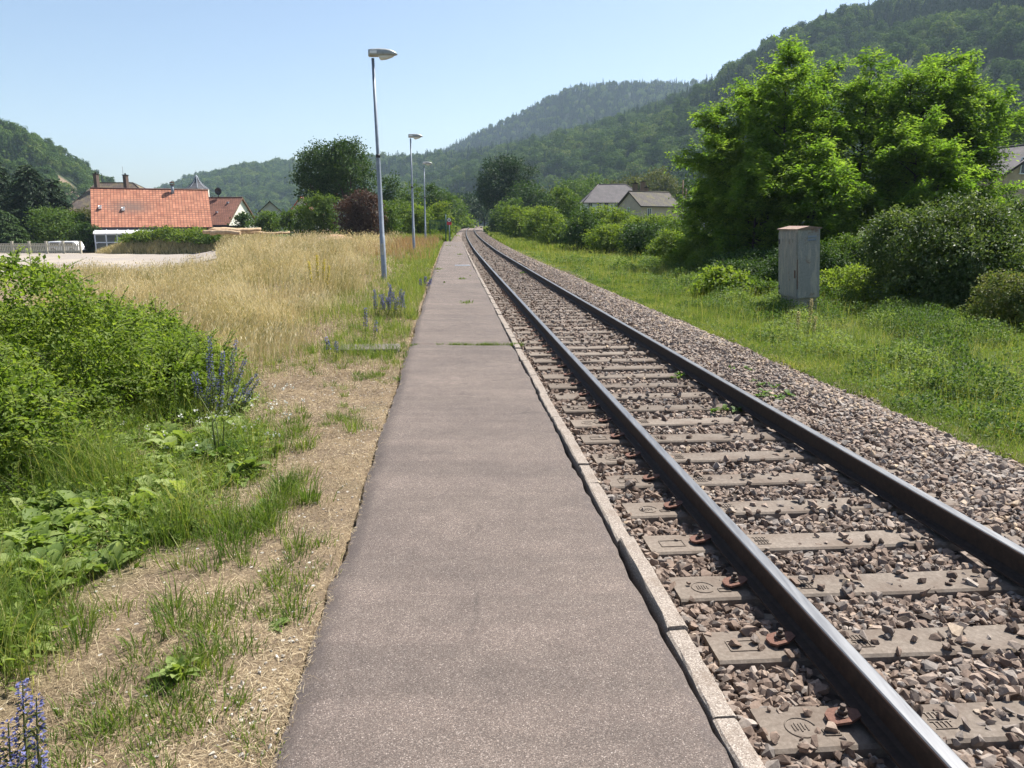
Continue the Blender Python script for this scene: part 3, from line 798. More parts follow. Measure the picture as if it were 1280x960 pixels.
# ------------------------------------------------------------------ hills and their woods
def spl(pts, n):
    pts = np.asarray(pts, float); t = np.r_[0, np.cumsum(np.linalg.norm(np.diff(pts[:, :2], axis=0), axis=1))]; u = np.linspace(0, t[-1], n)
    o = np.stack([np.interp(u, t, pts[:, k]) for k in range(3)], -1)
    k = np.array([1, 2, 3, 2, 1.]) / 9
    for c in range(3):
        q = np.r_[[o[0, c]] * 2, o[:, c], [o[-1, c]] * 2]; o[:, c] = np.convolve(q, k, 'valid')
    return o
def hill(name, ridge, foot, amp, seed, bare=None, canopy=8, nu=150, nv=70, power=1.05):
    Rg = spl([at(*p) for p in ridge], nu); Ft = spl([at(p[0], 280, p[1]) for p in foot], nu)
    Ft[:, 2] = 0.3; Rg[:, 2] -= canopy
    v = np.linspace(0, 1.45, nv)
    VV = v[None, :]
    P = Ft[:, None, :] + (Rg - Ft)[:, None, :] * VV[..., None]
    zfrac = np.where(VV <= 1, np.sin(np.clip(VV, 0, 1) * PI / 2) ** power * .55 + .45 * VV, 1 - 1.6 * np.clip(VV - 1, 0, 9) ** 1.3)
    P[..., 2] = Ft[:, None, 2] + (Rg[:, None, 2] - Ft[:, None, 2]) * zfrac
    P[..., 2] += amp * lump(P[..., 0], P[..., 1], 190, seed) * np.clip(np.sin(np.clip(VV, 0, 1) * PI), 0, 1)
    ba = bare(P) if bare else np.zeros(P.shape[:2])
    o = grid_obj(name, P[..., 0], P[..., 1], P[..., 2], M['hill'], {'bare': ba}); tag(o, kind='structure')
    return P, ba

# tree prototypes for the far woods
PC = bpy.data.collections.new('forest_prototypes')
def proto_broad(seed, h=11.0, w=8.5, n=520):
    r = R(seed); g = Geo()
    k = 16; d = r.normal(0, 1, (k, 3)); d[:, 2] = np.abs(d[:, 2]) * .9 - .15; d /= np.linalg.norm(d, axis=1)[:, None]
    C = d * np.array([w * .36, w * .36, h * .30]) * r.uniform(.6, 1.1, (k, 1)) + [0, 0, h * .58]
    i = r.integers(0, k, n); e = r.normal(0, 1, (n, 3)); e /= np.linalg.norm(e, axis=1)[:, None]
    P = C[i] + e * r.uniform(.75, 1.05, (n, 1)) * w * .19
    A = e + r.normal(0, .5, (n, 3)); Nn = e + r.normal(0, .22, (n, 3)) + [0, 0, .25]
    V, F = leaves(P, np.cross(Nn, A), Nn, r.uniform(.8, 1.5, n), r.uniform(.7, 1.1, n)); g.add(V, [F], 0, np.clip(r.normal(.5, .15, k)[i] + r.normal(0, .2, n), 0, 1))
    return g
def proto_con(seed, h=15.0, w=4.6, n=420):
    r = R(seed); g = Geo(); t = r.uniform(0, 1, n) ** .75; z = h * (.10 + .88 * (1 - t)); rad = w * .5 * t * r.uniform(.55, 1.1, n)
    a = r.uniform(0, 2 * PI, n); P = np.stack([rad * np.cos(a) * .5, rad * np.sin(a) * .5, z], -1)
    A = np.stack([np.cos(a), np.sin(a), -.35 + r.normal(0, .2, n)], -1); Nn = np.tile([0, 0, 1.], (n, 1)) + r.normal(0, .35, (n, 3))
    V, F = leaves(P, A, Nn, rad * .62 + .5, .55 + .25 * rad); g.add(V, [F], 1, r.uniform(0, 1, n)); return g
protos = []
for i in range(6):
    o = proto_broad(300 + i, 12 + i * .8, 9.5 + (i % 3) * 1.3, 620).build('woodland_tree', [M['forest_leaf'], M['forest_needle']]); protos.append(o)
for i in range(4):
    o = proto_con(330 + i, 14 + i, 4.4 + .3 * i).build('woodland_conifer', [M['forest_leaf'], M['forest_needle']]); protos.append(o)
for o in protos:
    COL.objects.unlink(o); PC.objects.link(o); o['kind'] = 'stuff'

def forest_group():
    ng = bpy.data.node_groups.new('forest_scatter', 'GeometryNodeTree')
    ng.interface.new_socket('Geometry', in_out='INPUT', socket_type='NodeSocketGeometry'); ng.interface.new_socket('Geometry', in_out='OUTPUT', socket_type='NodeSocketGeometry')
    L = ng.links.new
    gi = ng.nodes.new('NodeGroupInput'); go = ng.nodes.new('NodeGroupOutput')
    ci = ng.nodes.new('GeometryNodeCollectionInfo'); ci.inputs[0].default_value = PC; ci.inputs['Separate Children'].default_value = True; ci.inputs['Reset Children'].default_value = True
    io = ng.nodes.new('GeometryNodeInstanceOnPoints'); io.inputs['Pick Instance'].default_value = True
    def na(nm, t):
        n = ng.nodes.new('GeometryNodeInputNamedAttribute'); n.data_type = t; n.inputs['Name'].default_value = nm; return n.outputs[0]
    L(gi.outputs[0], io.inputs['Points']); L(ci.outputs[0], io.inputs['Instance']); L(na('idx', 'INT'), io.inputs['Instance Index'])
    L(na('rot', 'FLOAT_VECTOR'), io.inputs['Rotation']); L(na('scl', 'FLOAT_VECTOR'), io.inputs['Scale']); L(io.outputs[0], go.inputs[0])
    return ng
NG = forest_group()
# Collection Info orders children by name
order = sorted(range(len(protos)), key=lambda i: protos[i].name); inv = {p: k for k, p in enumerate(order)}
BI = np.array([inv[i] for i in range(6)]); CI = np.array([inv[i] for i in range(6, 10)])
def forest(name, P, bare, step, con_fn, seed, vmax=1.12, scale=(.75, 1.25)):
    r = R(seed); nu, nv, _ = P.shape
    a = P[:-1, :-1]; b = P[1:, :-1]; c = P[:-1, 1:]
    area = np.linalg.norm(np.cross((b - a)[..., :2], (c - a)[..., :2]).reshape(nu - 1, nv - 1, 1), axis=-1)
    nvis = int((nv - 1) * vmax / 1.45); area[:, nvis:] = 0
    n = int(area.sum() / step ** 2)
    cell = r.choice(area.size, n, p=(area / area.sum()).ravel()); iu, iv = np.divmod(cell, nv - 1)
    u, v = r.uniform(0, 1, (2, n, 1))
    Q = a[iu, iv] * (1 - u) * (1 - v) + b[iu, iv] * u * (1 - v) + c[iu, iv] * (1 - u) * v + P[iu + 1, iv + 1] * u * v
    bb = bare[iu, iv]
    k = r.uniform(0, 1, n) > bb * .93; Q = Q[k]; iv = iv[k]; n = len(Q)
    con = r.uniform(0, 1, n) < con_fn(Q, iv / (nv - 1) * 1.45)
    idx = np.where(con, r.choice(CI, n), r.choice(BI, n)).astype(np.int32)
    s = r.uniform(*scale, n) * np.where(con, 1.0, 1.0); scl = np.stack([s * r.uniform(.85, 1.15, n), s * r.uniform(.85, 1.15, n), s * r.uniform(.85, 1.2, n)], -1)
    rot = np.stack([r.normal(0, .04, n), r.normal(0, .04, n), r.uniform(0, 2 * PI, n)], -1)
    me = bpy.data.meshes.new(name); me.vertices.add(n); Q[:, 2] -= .6; me.vertices.foreach_set('co', Q.astype(np.float32).ravel())
    for nm, t, d in (('idx', 'INT', idx), ('rot', 'FLOAT_VECTOR', rot), ('scl', 'FLOAT_VECTOR', scl)):
        at_ = me.attributes.new(nm, t, 'POINT'); at_.data.foreach_set('vector' if t == 'FLOAT_VECTOR' else 'value', np.asarray(d).astype(np.int32 if t == 'INT' else np.float32).ravel())
    o = bpy.data.objects.new(name, me); COL.objects.link(o); md = o.modifiers.new('scatter', 'NODES'); md.node_group = NG
    tag(o, kind='stuff')
    print(name, n)

# main wooded hill on the right
P, ba = hill('wooded_hill', [(380, 214, 1500), (480, 197, 1350), (560, 192, 1200), (640, 180, 1060), (700, 167, 1000), (800, 141, 940), (870, 111, 890), (920, 85, 860), (1000, 45, 810), (1100, 8, 770), (1200, -25, 745), (1350, -70, 730), (1600, -110, 720), (1900, -130, 720)],
             [(420, 900), (500, 700), (600, 560), (700, 480), (850, 400), (1000, 350), (1200, 310), (1500, 290), (1800, 280)], 10, 41, canopy=15)
def con_main(Q, v):
    m = lump(Q[:, 0], Q[:, 1], 150, 51)
    px = 640 + Q[:, 0] / Q[:, 1] * 960
    return np.clip(.08 + .8 * sm(.3, .7, m) + .7 * sm(.62, .95, v) , 0, .92)
forest('hill_woodland', P, ba, 6.8, con_main, 61, scale=(.6, 1.25))
# conifer ridge behind it
P, ba = hill('conifer_hill', [(430, 230, 1900), (520, 199, 1800), (560, 186, 1750), (600, 167, 1700), (660, 137, 1650), (710, 110, 1600), (760, 104, 1580), (860, 104, 1580), (930, 106, 1600), (1010, 120, 1600), (1100, 150, 1600)],
             [(470, 1350), (600, 1230), (700, 1150), (850, 1100), (1000, 1100), (1100, 1100)], 14, 42)
forest('conifer_woodland', P, ba, 6.6, lambda Q, v: np.full(len(Q), .8), 62, scale=(.7, 1.15))
# hill beyond the village
P, ba = hill('village_hill', [(90, 275, 1500), (180, 247, 1450), (215, 234, 1420), (250, 221, 1400), (340, 207, 1360), (400, 203, 1360), (460, 199, 1380), (540, 203, 1420), (640, 218, 1500), (700, 235, 1500)],
             [(120, 980), (250, 900), (340, 860), (450, 860), (560, 900), (680, 1000)], 12, 43)
forest('village_woodland', P, ba, 7.2, lambda Q, v: np.clip(.12 + .7 * sm(.3, .7, lump(Q[:, 0], Q[:, 1], 160, 52)), 0, .9), 63)
# steep rocky hill at the left edge
def rocky(P):
    l = lump(P[..., 0], P[..., 1], 34, 71)
    px = 640 + P[..., 0] / P[..., 1] * 960; py = 280 - (P[..., 2] - 1.75) / P[..., 1] * 960
    ax = -(px - 40) * .42 + (py - 190)
    band = np.exp(-((P[..., 2] / np.maximum(P[:, :1, 2] + 1, 1) * 0 + (P[..., 2] - 24) / 9)) ** 2)
    return np.clip(sm(.05, .5, l) * band * 1.1, 0, 1)
P, ba = hill('rocky_hill', [(-700, -120, 470), (-400, 10, 480), (-200, 82, 500), (-80, 125, 520), (0, 155, 540), (60, 183, 570), (120, 219, 610), (150, 235, 640), (190, 253, 690), (240, 272, 760)],
             [(-900, 250), (-400, 260), (-200, 290), (0, 330), (80, 380), (160, 480), (240, 600)], 6, 44, bare=rocky, canopy=6, nu=160)
forest('rocky_woodland', P, ba, 5.0, lambda Q, v: np.clip(.15 + .6 * sm(.2, .8, lump(Q[:, 0], Q[:, 1], 90, 53)), 0, .8), 64, scale=(.45, .85))

# ------------------------------------------------------------------ houses
class UGeo(Geo):
    """Geo that also keeps one uv per vertex (metres on the roof plane)"""
    def __init__(self): super().__init__(); self.U = []
    def slab(self, P, th, ua, va, mat=0):
        P = np.array(P, float); nrm = np.cross(P[1] - P[0], P[2] - P[0]); nrm /= np.linalg.norm(nrm); k = len(P)
        V = np.r_[P, P - nrm * th]; ua = np.array(ua, float); va = np.array(va, float)
        self.U.append(np.stack([(V - P[0]) @ ua, (V - P[0]) @ va], -1))
        self.add(V, [[list(range(k))], [list(range(2 * k - 1, k - 1, -1))], [[i, k + i, k + (i + 1) % k, (i + 1) % k] for i in range(k)]], mat)
    def build(self, name, mats, parent=None):
        U = np.concatenate(self.U)
        return super().build(name, mats, parent, uv=lambda V, loops, s, t: U[loops])

def window_part(parent, face, a, z, w, h, L, W, shutter=False):
    """window on the front (y=-W/2), or on the gable ends (x=+-L/2)"""
    f = Geo(); p = Geo(); t = .07
    def put(g, da, dz, sw, sh, dep, out):
        if face == 'front': g.box((a + da, -W / 2 - out, z + dz), (sw, dep, sh))
        elif face == 'right': g.box((L / 2 + out, a + da, z + dz), (dep, sw, sh))
        else: g.box((-L / 2 - out, a + da, z + dz), (dep, sw, sh))
    for da, dz, sw, sh in ((0, h / 2, w, t), (0, -h / 2, w + .1, t), (-w / 2 + t / 2, 0, t, h - t), (w / 2 - t / 2, 0, t, h - t), (0, 0, .05, h - t)): put(f, da, dz, sw, sh, .09, .02)
    fr = f.build('window', M['white_paint'], parent)
    put(p, 0, 0, w - .06, h - .06, .03, .006); p.build('pane', M['glass_dark'], fr)

def house(name, label, base, rz, L, W, wh, rise, tile, wallm, ov=.35, gov=.25, hip=0.0, hipl=None, windows=(), th=.14, verge=None, gutter=True, group=None):
    root = tag(empty(name, base, rz), label, 'house', group)
    hl = hip if hipl is None else hipl
    g = Geo()
    slope = rise / (W / 2)
    if hip == 0:
        g.prism([(-W / 2, -.6), (W / 2, -.6), (W / 2, wh - .06), (0, wh + rise - .06 - .1), (-W / 2, wh - .06)], (0, 1, 0), (0, 0, 1), (L, 0, 0), (-L / 2, 0, 0))
    else:
        g.box((0, 0, wh / 2 - .33), (L, W, wh + .6))
    g.build('wall', wallm, root)
    ze = wh - ov * slope; ye = W / 2 + ov; zr_ = wh + rise
    r_ = UGeo(); nv = math.hypot(1, slope)
    if hip == 0:
        x0, x1 = -L / 2 - gov, L / 2 + gov
        r_.slab([(x0, -ye, ze), (x1, -ye, ze), (x1, 0, zr_), (x0, 0, zr_)], th, (1, 0, 0), (0, 1 / nv, slope / nv))
        r_.slab([(x1, ye, ze), (x0, ye, ze), (x0, .004, zr_), (x1, .004, zr_)], th, (-1, 0, 0), (0, -1 / nv, slope / nv))
    else:
        x0, x1 = -L / 2 - ov, L / 2 + ov; a0, a1 = -L / 2 + hl, L / 2 - hip
        r_.slab([(x0, -ye, ze), (x1, -ye, ze), (a1, 0, zr_), (a0, 0, zr_)], th, (1, 0, 0), (0, 1 / nv, slope / nv))
        r_.slab([(x1, ye, ze), (x0, ye, ze), (a0, .004, zr_), (a1, .004, zr_)], th, (-1, 0, 0), (0, -1 / nv, slope / nv))
        s2 = (zr_ - ze) / (x1 - a1); n2 = math.hypot(1, s2)
        r_.slab([(x1 + .003, -ye, ze), (x1 + .003, ye, ze), (a1 + .003, 0, zr_)], th, (0, 1, 0), (-1 / n2, 0, s2 / n2))
        s3 = (zr_ - ze) / (a0 - x0); n3 = math.hypot(1, s3)
        r_.slab([(x0 - .003, ye, ze), (x0 - .003, -ye, ze), (a0 - .003, 0, zr_)], th, (0, -1, 0), (1 / n3, 0, s3 / n3))
    roof = r_.build('roof', tile, root)
    rc = Geo()
    if hip == 0:
        rc.tube([(x0 - .02, 0, zr_ + .01), (x1 + .02, 0, zr_ + .01)], .09, 8); rc.build('ridge_cap', tile, roof)
        if verge is not None:
            for xx in (x0 - .03, x1 + .03):
                v = Geo(); v.prism([(-ye, ze - th - .04), (0, zr_ - th - .04), (ye, ze - th - .04), (ye, ze + .02), (0, zr_ + .02), (-ye, ze + .02)], (0, 1, 0), (0, 0, 1), (.05, 0, 0), (xx - .025, 0, 0))
                v.build('verge_board', verge, roof)
    else:
        rc.tube([(a0, 0, zr_ + .01), (a1, 0, zr_ + .01)], .09, 8)
        for xa, xe in ((a0, x0), (a1, x1)):
            for sg in (-1, 1): rc.tube([(xa, 0, zr_ + .01), (xe, sg * ye, ze + .01)], .08, 6)
        rc.build('ridge_cap', tile, roof)
    if gutter:
        gg = Geo(); gg.box((0, -ye - .07, ze - .08), (L + 2 * gov, .13, .12)); gg.build('gutter', M['metal_dark'], root)
    for w in windows: window_part(root, *w, L, W)
    return root, roof
def chimney(roof, x, y, z0, z1, w=.6, d=.6, mat=None, cap=True):
    g = Geo(); g.box((x, y, (z0 + z1) / 2), (w, d, z1 - z0))
    c = g.build('chimney', mat or M['wood_brown'], roof)
    if cap:
        k = Geo(); k.box((x, y, z1 + .05), (w + .16, d + .16, .1)); k.tube([(x, y, z1 + .1), (x, y, z1 + .35)], .12, 8); k.build('chimney_cap', M['bark_dark'], c)
    return c

# red tiled house with veranda
YE = 94.6
ca, cb = at(114, 284, 92.0), at(266, 284, 97.4); RY = math.atan2(cb.y - ca.y, cb.x - ca.x)
Lr = (cb - ca).length - .4; Wr = 8.4
ze_ = at(190, 284, YE).z; zr_ = at(190, 236.5, YE + Wr / 2 + .3).z
base = ((ca.x + cb.x) / 2 - math.sin(RY) * (Wr / 2 + .35), (ca.y + cb.y) / 2 + math.cos(RY) * (Wr / 2 + .35), -1.5)
slope = (zr_ - ze_) / (Wr / 2 + .35)
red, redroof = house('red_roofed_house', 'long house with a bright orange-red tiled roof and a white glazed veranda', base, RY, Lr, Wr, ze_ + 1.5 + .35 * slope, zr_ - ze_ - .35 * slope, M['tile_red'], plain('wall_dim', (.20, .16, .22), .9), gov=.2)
def on_plane(px, py, base, rz, p0, n):
    """local point where the line of sight through a photo pixel meets a house's plane (local point p0, normal n)"""
    a = at(px, py, 10.0) - Vector((0, 0, CAMH)); Rm = Matrix.Rotation(-rz, 3, 'Z')
    d = Rm @ a; o = Rm @ (Vector((0, 0, CAMH)) - Vector(base)); n = Vector(n)
    t = (Vector(p0) - o).dot(n) / d.dot(n)
    return np.array(o + d * t)
def on_roof(px, py, base, W, ze, zr, ov=.35, rz=0.0):
    s = (zr - ze) / (W / 2 + ov)
    return on_plane(px, py, base, rz, (0, -W / 2 - ov, ze - base[2]), (0, -s, 1))
for px, py in ((125, 260), (154, 262)):
    p = on_roof(px, py, base, Wr, ze_, zr_, .35, RY)
    g = Geo(); g.box(p + [0, -.06, .10], (.34, .40, .30), M=Matrix.Rotation(.3, 3, 'X')); g.box(p + [.12, -.12, .28], (.2, .3, .1)); g.build('roof_vent', M['white_paint'], redroof)
p = on_roof(216, 242, base, Wr, ze_, zr_, .35, RY)
g = Geo(); g.tube([p + [0, .1, -.2], p + [0, .1, 1.05]], .17, 12); fl = g.build('flue', M['metal_galv'], redroof)
g = Geo(); g.tube([p + [0, .1, 1.05], p + [0, .1, 1.15]], .30, 12); g.tube([p + [0, .1, 1.3], p + [0, .1, 1.36], p + [0, .1, 1.5]], [.3, .3, .05], 12); g.box(p + [.2, .1, 1.22], (.04, .04, .16)); g.box(p + [-.2, .1, 1.22], (.04, .04, .16)); g.build('flue_cap', M['tile_brown'], fl)
# veranda
vy = -Wr / 2 - 2.4
vx0, vx1 = [on_plane(q, 300, base, RY, (0, vy, 0), (0, 1, 0))[0] for q in (119, 214)]
zt = on_plane(140, 291.5, base, RY, (0, vy, 0), (0, 1, 0))[2]
g = UGeo(); g.slab([(vx0 - .15, vy - .15, zt), (vx1 + .15, vy - .15, zt), (vx1 + .15, -Wr / 2 - .02, zt + .42), (vx0 - .15, -Wr / 2 - .02, zt + .42)], .10, (1, 0, 0), (0, 1, .2))
ver = g.build('veranda', M['white_paint'], red)
g = Geo(); nb = 7; xsv = np.linspace(vx0, vx1, nb + 1)
for x in xsv: g.box((x, vy, zt / 2 - .05), (.13, .12, zt - .1))
for z in (.08, zt * .52, zt - .14): g.box(((vx0 + vx1) / 2, vy + .004, z), (vx1 - vx0 - .13, .10, .13))
for y in np.linspace(vy, -Wr / 2, 3)[1:]: g.box((vx0, y - .1, zt / 2 - .05), (.11, .12, zt - .1))
for x in xsv: g.box((x, (vy - Wr / 2) / 2, zt + .27), (.07, 2.3, .07), M=Matrix.Rotation(math.atan2(.42, 2.4), 3, 'X'))
g.build('veranda_frame', M['veranda_frame'], ver)
for i in range(nb):
    g = Geo(); xm = (xsv[i] + xsv[i + 1]) / 2; w = xsv[i + 1] - xsv[i] - .13
    g.box((xm, vy + .03, zt * .76 - .05), (w, .02, zt * .48 - .22)); g.box((xm, vy + .032, zt * .27 + .02), (w, .02, zt * .42 - .14)); g.build('veranda_pane', M['glass_veranda'], ver)

# brown roofed house with cream gable
yf = 104.6; W2 = 8.2; x1 = at(287, 281, yf).x; ze2 = at(280, 281, yf - .3).z; zr2 = at(302, 247, yf + W2 / 2).z; L2 = 9.5
b2 = (x1 - L2 / 2 + .55, yf + W2 / 2 + .3, -1.2)
sl2 = (zr2 - ze2) / (W2 / 2 + .3)
h2, r2 = house('gabled_house', 'house with a dull brown tiled roof and a sunlit cream gable end', b2, -.15, L2, W2, ze2 - b2[2] + .3 * sl2, zr2 - ze2 - .3 * sl2, M['tile_brown'], M['wall_cream'], ov=.3, gov=.22, verge=M['wood_brown'])
for px, py in ((285, 254), (271, 266)):
    p = on_roof(px, py, b2, W2, ze2, zr2, .3, -.15); g = Geo(); g.box(p + [0, -.03, .10], (.26, .3, .2)); g.build('roof_vent', M['metal_galv'], r2)
p = np.array([at(274, 246, b2[1]).x - b2[0], 0, zr2 - b2[2]])
g = Geo(); g.tube([p, p + [0, 0, .55]], .05, 6); ds = g.build('dish_mast', M['metal_dark'], r2)
g = Geo(); th = np.linspace(0, 2 * PI, 18, endpoint=False)
for rr_, yy in ((.5, 0),):
    V = [[p[0], .16, p[2] + .85]] + [[p[0] + rr_ * math.cos(t), .02, p[2] + .85 + rr_ * math.sin(t)] for t in th] + [[p[0], .20, p[2] + .85]]
    n = len(th); g.add(V, [[[0, 1 + i, 1 + (i + 1) % n] for i in range(n)], [[n + 1, 1 + (i + 1) % n, 1 + i] for i in range(n)]])
g.build('dish', M['metal_dark'], ds)
# dark low garden wall panel under it
pa, pb = at(267, 283, 101.5), at(305, 283, 101.5)
g = Geo(); g.box((0, 0, .75), (pb.x - pa.x, .10, 1.5)); g.box((0, -.03, 1.47), (pb.x - pa.x + .1, .16, .08))
for k in range(5): g.box((-(pb.x - pa.x) / 2 + k * (pb.x - pa.x) / 4, -.10, .78), (.12, .1, 1.56))
o = g.build('garden_fence', M['black_paint']); o.location = ((pa.x + pb.x) / 2, 101.5, pa.z - 1.4); tag(o, 'low dark board fence in front of the cream gable', 'fence')

# grey gable with pink roof side
Y3 = 140; a3 = at(337, 251.5, Y3); e3 = at(324, 266, Y3); wid = 2 * (a3.x - e3.x)
h3, r3 = house('small_grey_house', 'small house whose grey gable end and dusky pink roof show beside the round bush', (a3.x - 1.6, Y3 + 5.2, -.5), PI / 2 + .30, 11, wid * 1.12, e3.z + .5, a3.z - e3.z, M['tile_pink'], M['wall_grey'], ov=.2, gov=.3, verge=M['wood_dark'])
# sliver of a house by the big tree
Y4 = 150; a4 = at(376, 247, Y4); e4 = at(370, 266, Y4)
h4, r4 = house('half_hidden_house', 'house half hidden behind the big tree with a pale gable and dark red verge', (a4.x + .4, Y4 + 4, -.5), PI / 2 - .1, 8, 5.2, e4.z + .3, a4.z - e4.z + .4, M['tile_brown'], M['wall_grey'], ov=.2, gov=.3, verge=M['red_paint'])

# big old hipped house behind
Y5 = 124; ze5 = at(120, 263, Y5).z; zr5 = at(150, 228.5, Y5 + 6).z
xa, xb = at(121, 228, Y5 + 6).x, at(166, 228, Y5 + 6).x; xe0, xe1 = at(82, 263, Y5).x, at(207, 263, Y5).x
b5 = ((xe0 + xe1) / 2, Y5 + 6, -1.2); L5 = xe1 - xe0; W5 = 12
h5, r5 = house('old_hipped_house', 'large old house with a mossy dark hipped roof and two tall brick chimneys', b5, 0, L5, W5, ze5 + 1.2, zr5 - ze5, M['tile_old'], M['wall_grey'], ov=.4, hip=xe1 - xb, hipl=xa - xe0)
for px, yt, yb in ((119.5, 216.5, 231), (156.5, 218, 231)):
    pt = at(px, yt, Y5 + 4.6); pb = at(px, yb + 6, Y5 + 4.6)
    c = chimney(r5, pt.x - b5[0], 4.6 - 6, pb.z - b5[2], pt.z - b5[2] - .15, .50, .9, plain('old_brick', (.11, .075, .06), .9, scale=12))
pt = at(154, 220, Y5 + 5)
g = Geo(); g.tube([(pt.x - b5[0], -1, pt.z - b5[2] - 1), (pt.x - b5[0], -1, pt.z - b5[2] + 1.5)], .03, 5); g.build('antenna', M['rod'], r5)

# church tower tip
Y6 = 190; c6 = at(246.5, 236, Y6); tip = at(247, 219, Y6); rod = at(247, 212, Y6); hw = (at(259, 236, Y6).x - c6.x)
root = tag(empty('church_tower', (c6.x, Y6, -1)), 'slate church spire with flared eaves rising behind the red roof ridge', 'church tower')
g = Geo(); hgt = c6.z + 1; g.box((0, 0, hgt / 2 - .3), (hw * 1.7, hw * 1.7, hgt + .4)); g.build('tower_wall', M['wall_cream'], root)
g = Geo(); prof_ = [(1.06, -.03), (.72, .18), (.42, .42), (.22, .68), (.04, 1.0)]; H6 = tip.z - c6.z; V = []
for rr_, z in prof_:
    V += [[rr_ * hw * math.cos(PI / 8 + k * PI / 4) * 1.08, rr_ * hw * math.sin(PI / 8 + k * PI / 4) * 1.08, hgt + z * H6] for k in range(8)]
g.add(V, [[[a * 8 + k, a * 8 + (k + 1) % 8, (a + 1) * 8 + (k + 1) % 8, (a + 1) * 8 + k] for a in range(4) for k in range(8)], [[7, 6, 5, 4, 3, 2, 1, 0]]])
sp = g.build('spire', M['slate'], root)
g = Geo()
for k in range(8): g.tube([V[a * 8 + k] for a in range(5)], .07, 5)
g.build('hip_flashing', M['metal_galv'], sp)
g = Geo(); g.tube([(0, 0, hgt + H6 * .98), (0, 0, hgt + H6 + rod.z - tip.z)], [.07, .04], 6); g.tube([(-.25, 0, hgt + H6 + .7), (.25, 0, hgt + H6 + .7)], .04, 5); g.build('finial', M['metal_galv'], sp)

# houses on the right behind the bushes
Y7 = 135; zl = at(760, 251.5, Y7).z; zt_ = at(770, 230.5, Y7 + 5).z; xe0, xe1 = at(729, 252, Y7).x, at(815, 252, Y7).x; xa = at(746, 230.5, Y7 + 5).x
b7 = ((xe0 + xe1) / 2, Y7 + 5, .2); L7 = xe1 - xe0 - .6
h7, r7 = house('white_house', 'white walled house with a broad grey hipped roof behind the bushes', b7, 0, L7, 9.4, zl - .2, zt_ - zl, M['tile_grey'], M['wall_white'], ov=.35, hip=3.5, hipl=xa - xe0,
              windows=[('front', at(758, 258, Y7).x - b7[0], at(758, 258, Y7).z - .2, .75, 1.45), ('front', at(749, 258, Y7).x - b7[0], at(749, 257, Y7).z - .2, .75, 1.3), ('front', at(738, 258, Y7).x - b7[0], at(738, 258, Y7).z - .2, .75, 1.3)])
g = Geo()
pt = at(804, 232, Y7 + 3); chimney(r7, pt.x - b7[0], -1.6, pt.z - .2 - 2.5, pt.z - .2 + .6, .8, .8)
Y8 = 108; ap = at(787, 237, Y8); el = at(801, 252.5, Y8)
b8 = (at(812, 260, Y8).x + .2, Y8 + 2.2, .1)
h8, r8 = house('beige_house', 'beige house with a mossy gabled roof and a dark verge behind the bushes', b8, .52, 6.6, 5.0, el.z - .1 - .35, ap.z - el.z + .15, M['tile_moss'], M['wall_beige'], ov=.3, gov=.25, verge=M['wood_dark'],
              windows=[('left', .2, 3.3, .6, 1.2), ('front', -1.9, 3.2, .7, 1.1)])
chimney(r8, -1.9, .7, ap.z - .9, ap.z + .75, .5, .5)
chimney(r8, .3, .9, ap.z - 1.2, ap.z + .25, .4, .4)
# roof at the right edge
Y9 = 62; pk = at(1306, 180, Y9); le = at(1242, 222, Y9); 
b9 = (pk.x - .88, Y9 + 5, 0)
h9, r9 = house('ochre_house', 'ochre gabled house with a grey roof at the right edge behind the glossy bush', b9, PI / 2 + .16, 11, (pk.x - le.x) * 2 * .96, le.z + .4, pk.z - le.z - .3, M['tile_grey'], plain('wall_ochre', (.42, .32, .22), .9, scale=1.5), ov=.35, gov=.4, verge=M['wood_dark'],
              windows=[('left', 1.75, at(1279, 208, Y9).z, .9, 1.2)])
pt = at(1240, 195, Y9 + 8); g = Geo(); g.box((pt.x, Y9 + 8, pt.z / 2 + .8), (.75, .75, pt.z + 1.4)); k = g.build('chimney_stack', M['metal_dark']); tag(k, 'dark square chimney stack left of the ochre house', 'chimney')

# white building corner and poles by the beige house
pa = at(868, 243, 122); g = Geo(); g.box((0, 0, 3), (6, 5, 6)); o = g.build('white_garage', M['wall_grey']); o.location = (pa.x + 2.6, 126, pa.z - 6); tag(o, 'flat white outbuilding half hidden by the locust trees', 'building')
for px, yt, lab in ((854, 225, 'taller thin utility pole beside the beige house'), (857.5, 236, 'shorter thin utility pole beside the beige house')):
    t = at(px, yt, 104); g = Geo(); g.tube([(0, 0, -1), (0, 0, t.z - .3)], [.12, .08], 8); g.box((0, 0, t.z - .7), (.5, .06, .06)); o = g.build('utility_pole', M['wood_brown']); o.location = (t.x, 104, .3); tag(o, lab, 'pole')

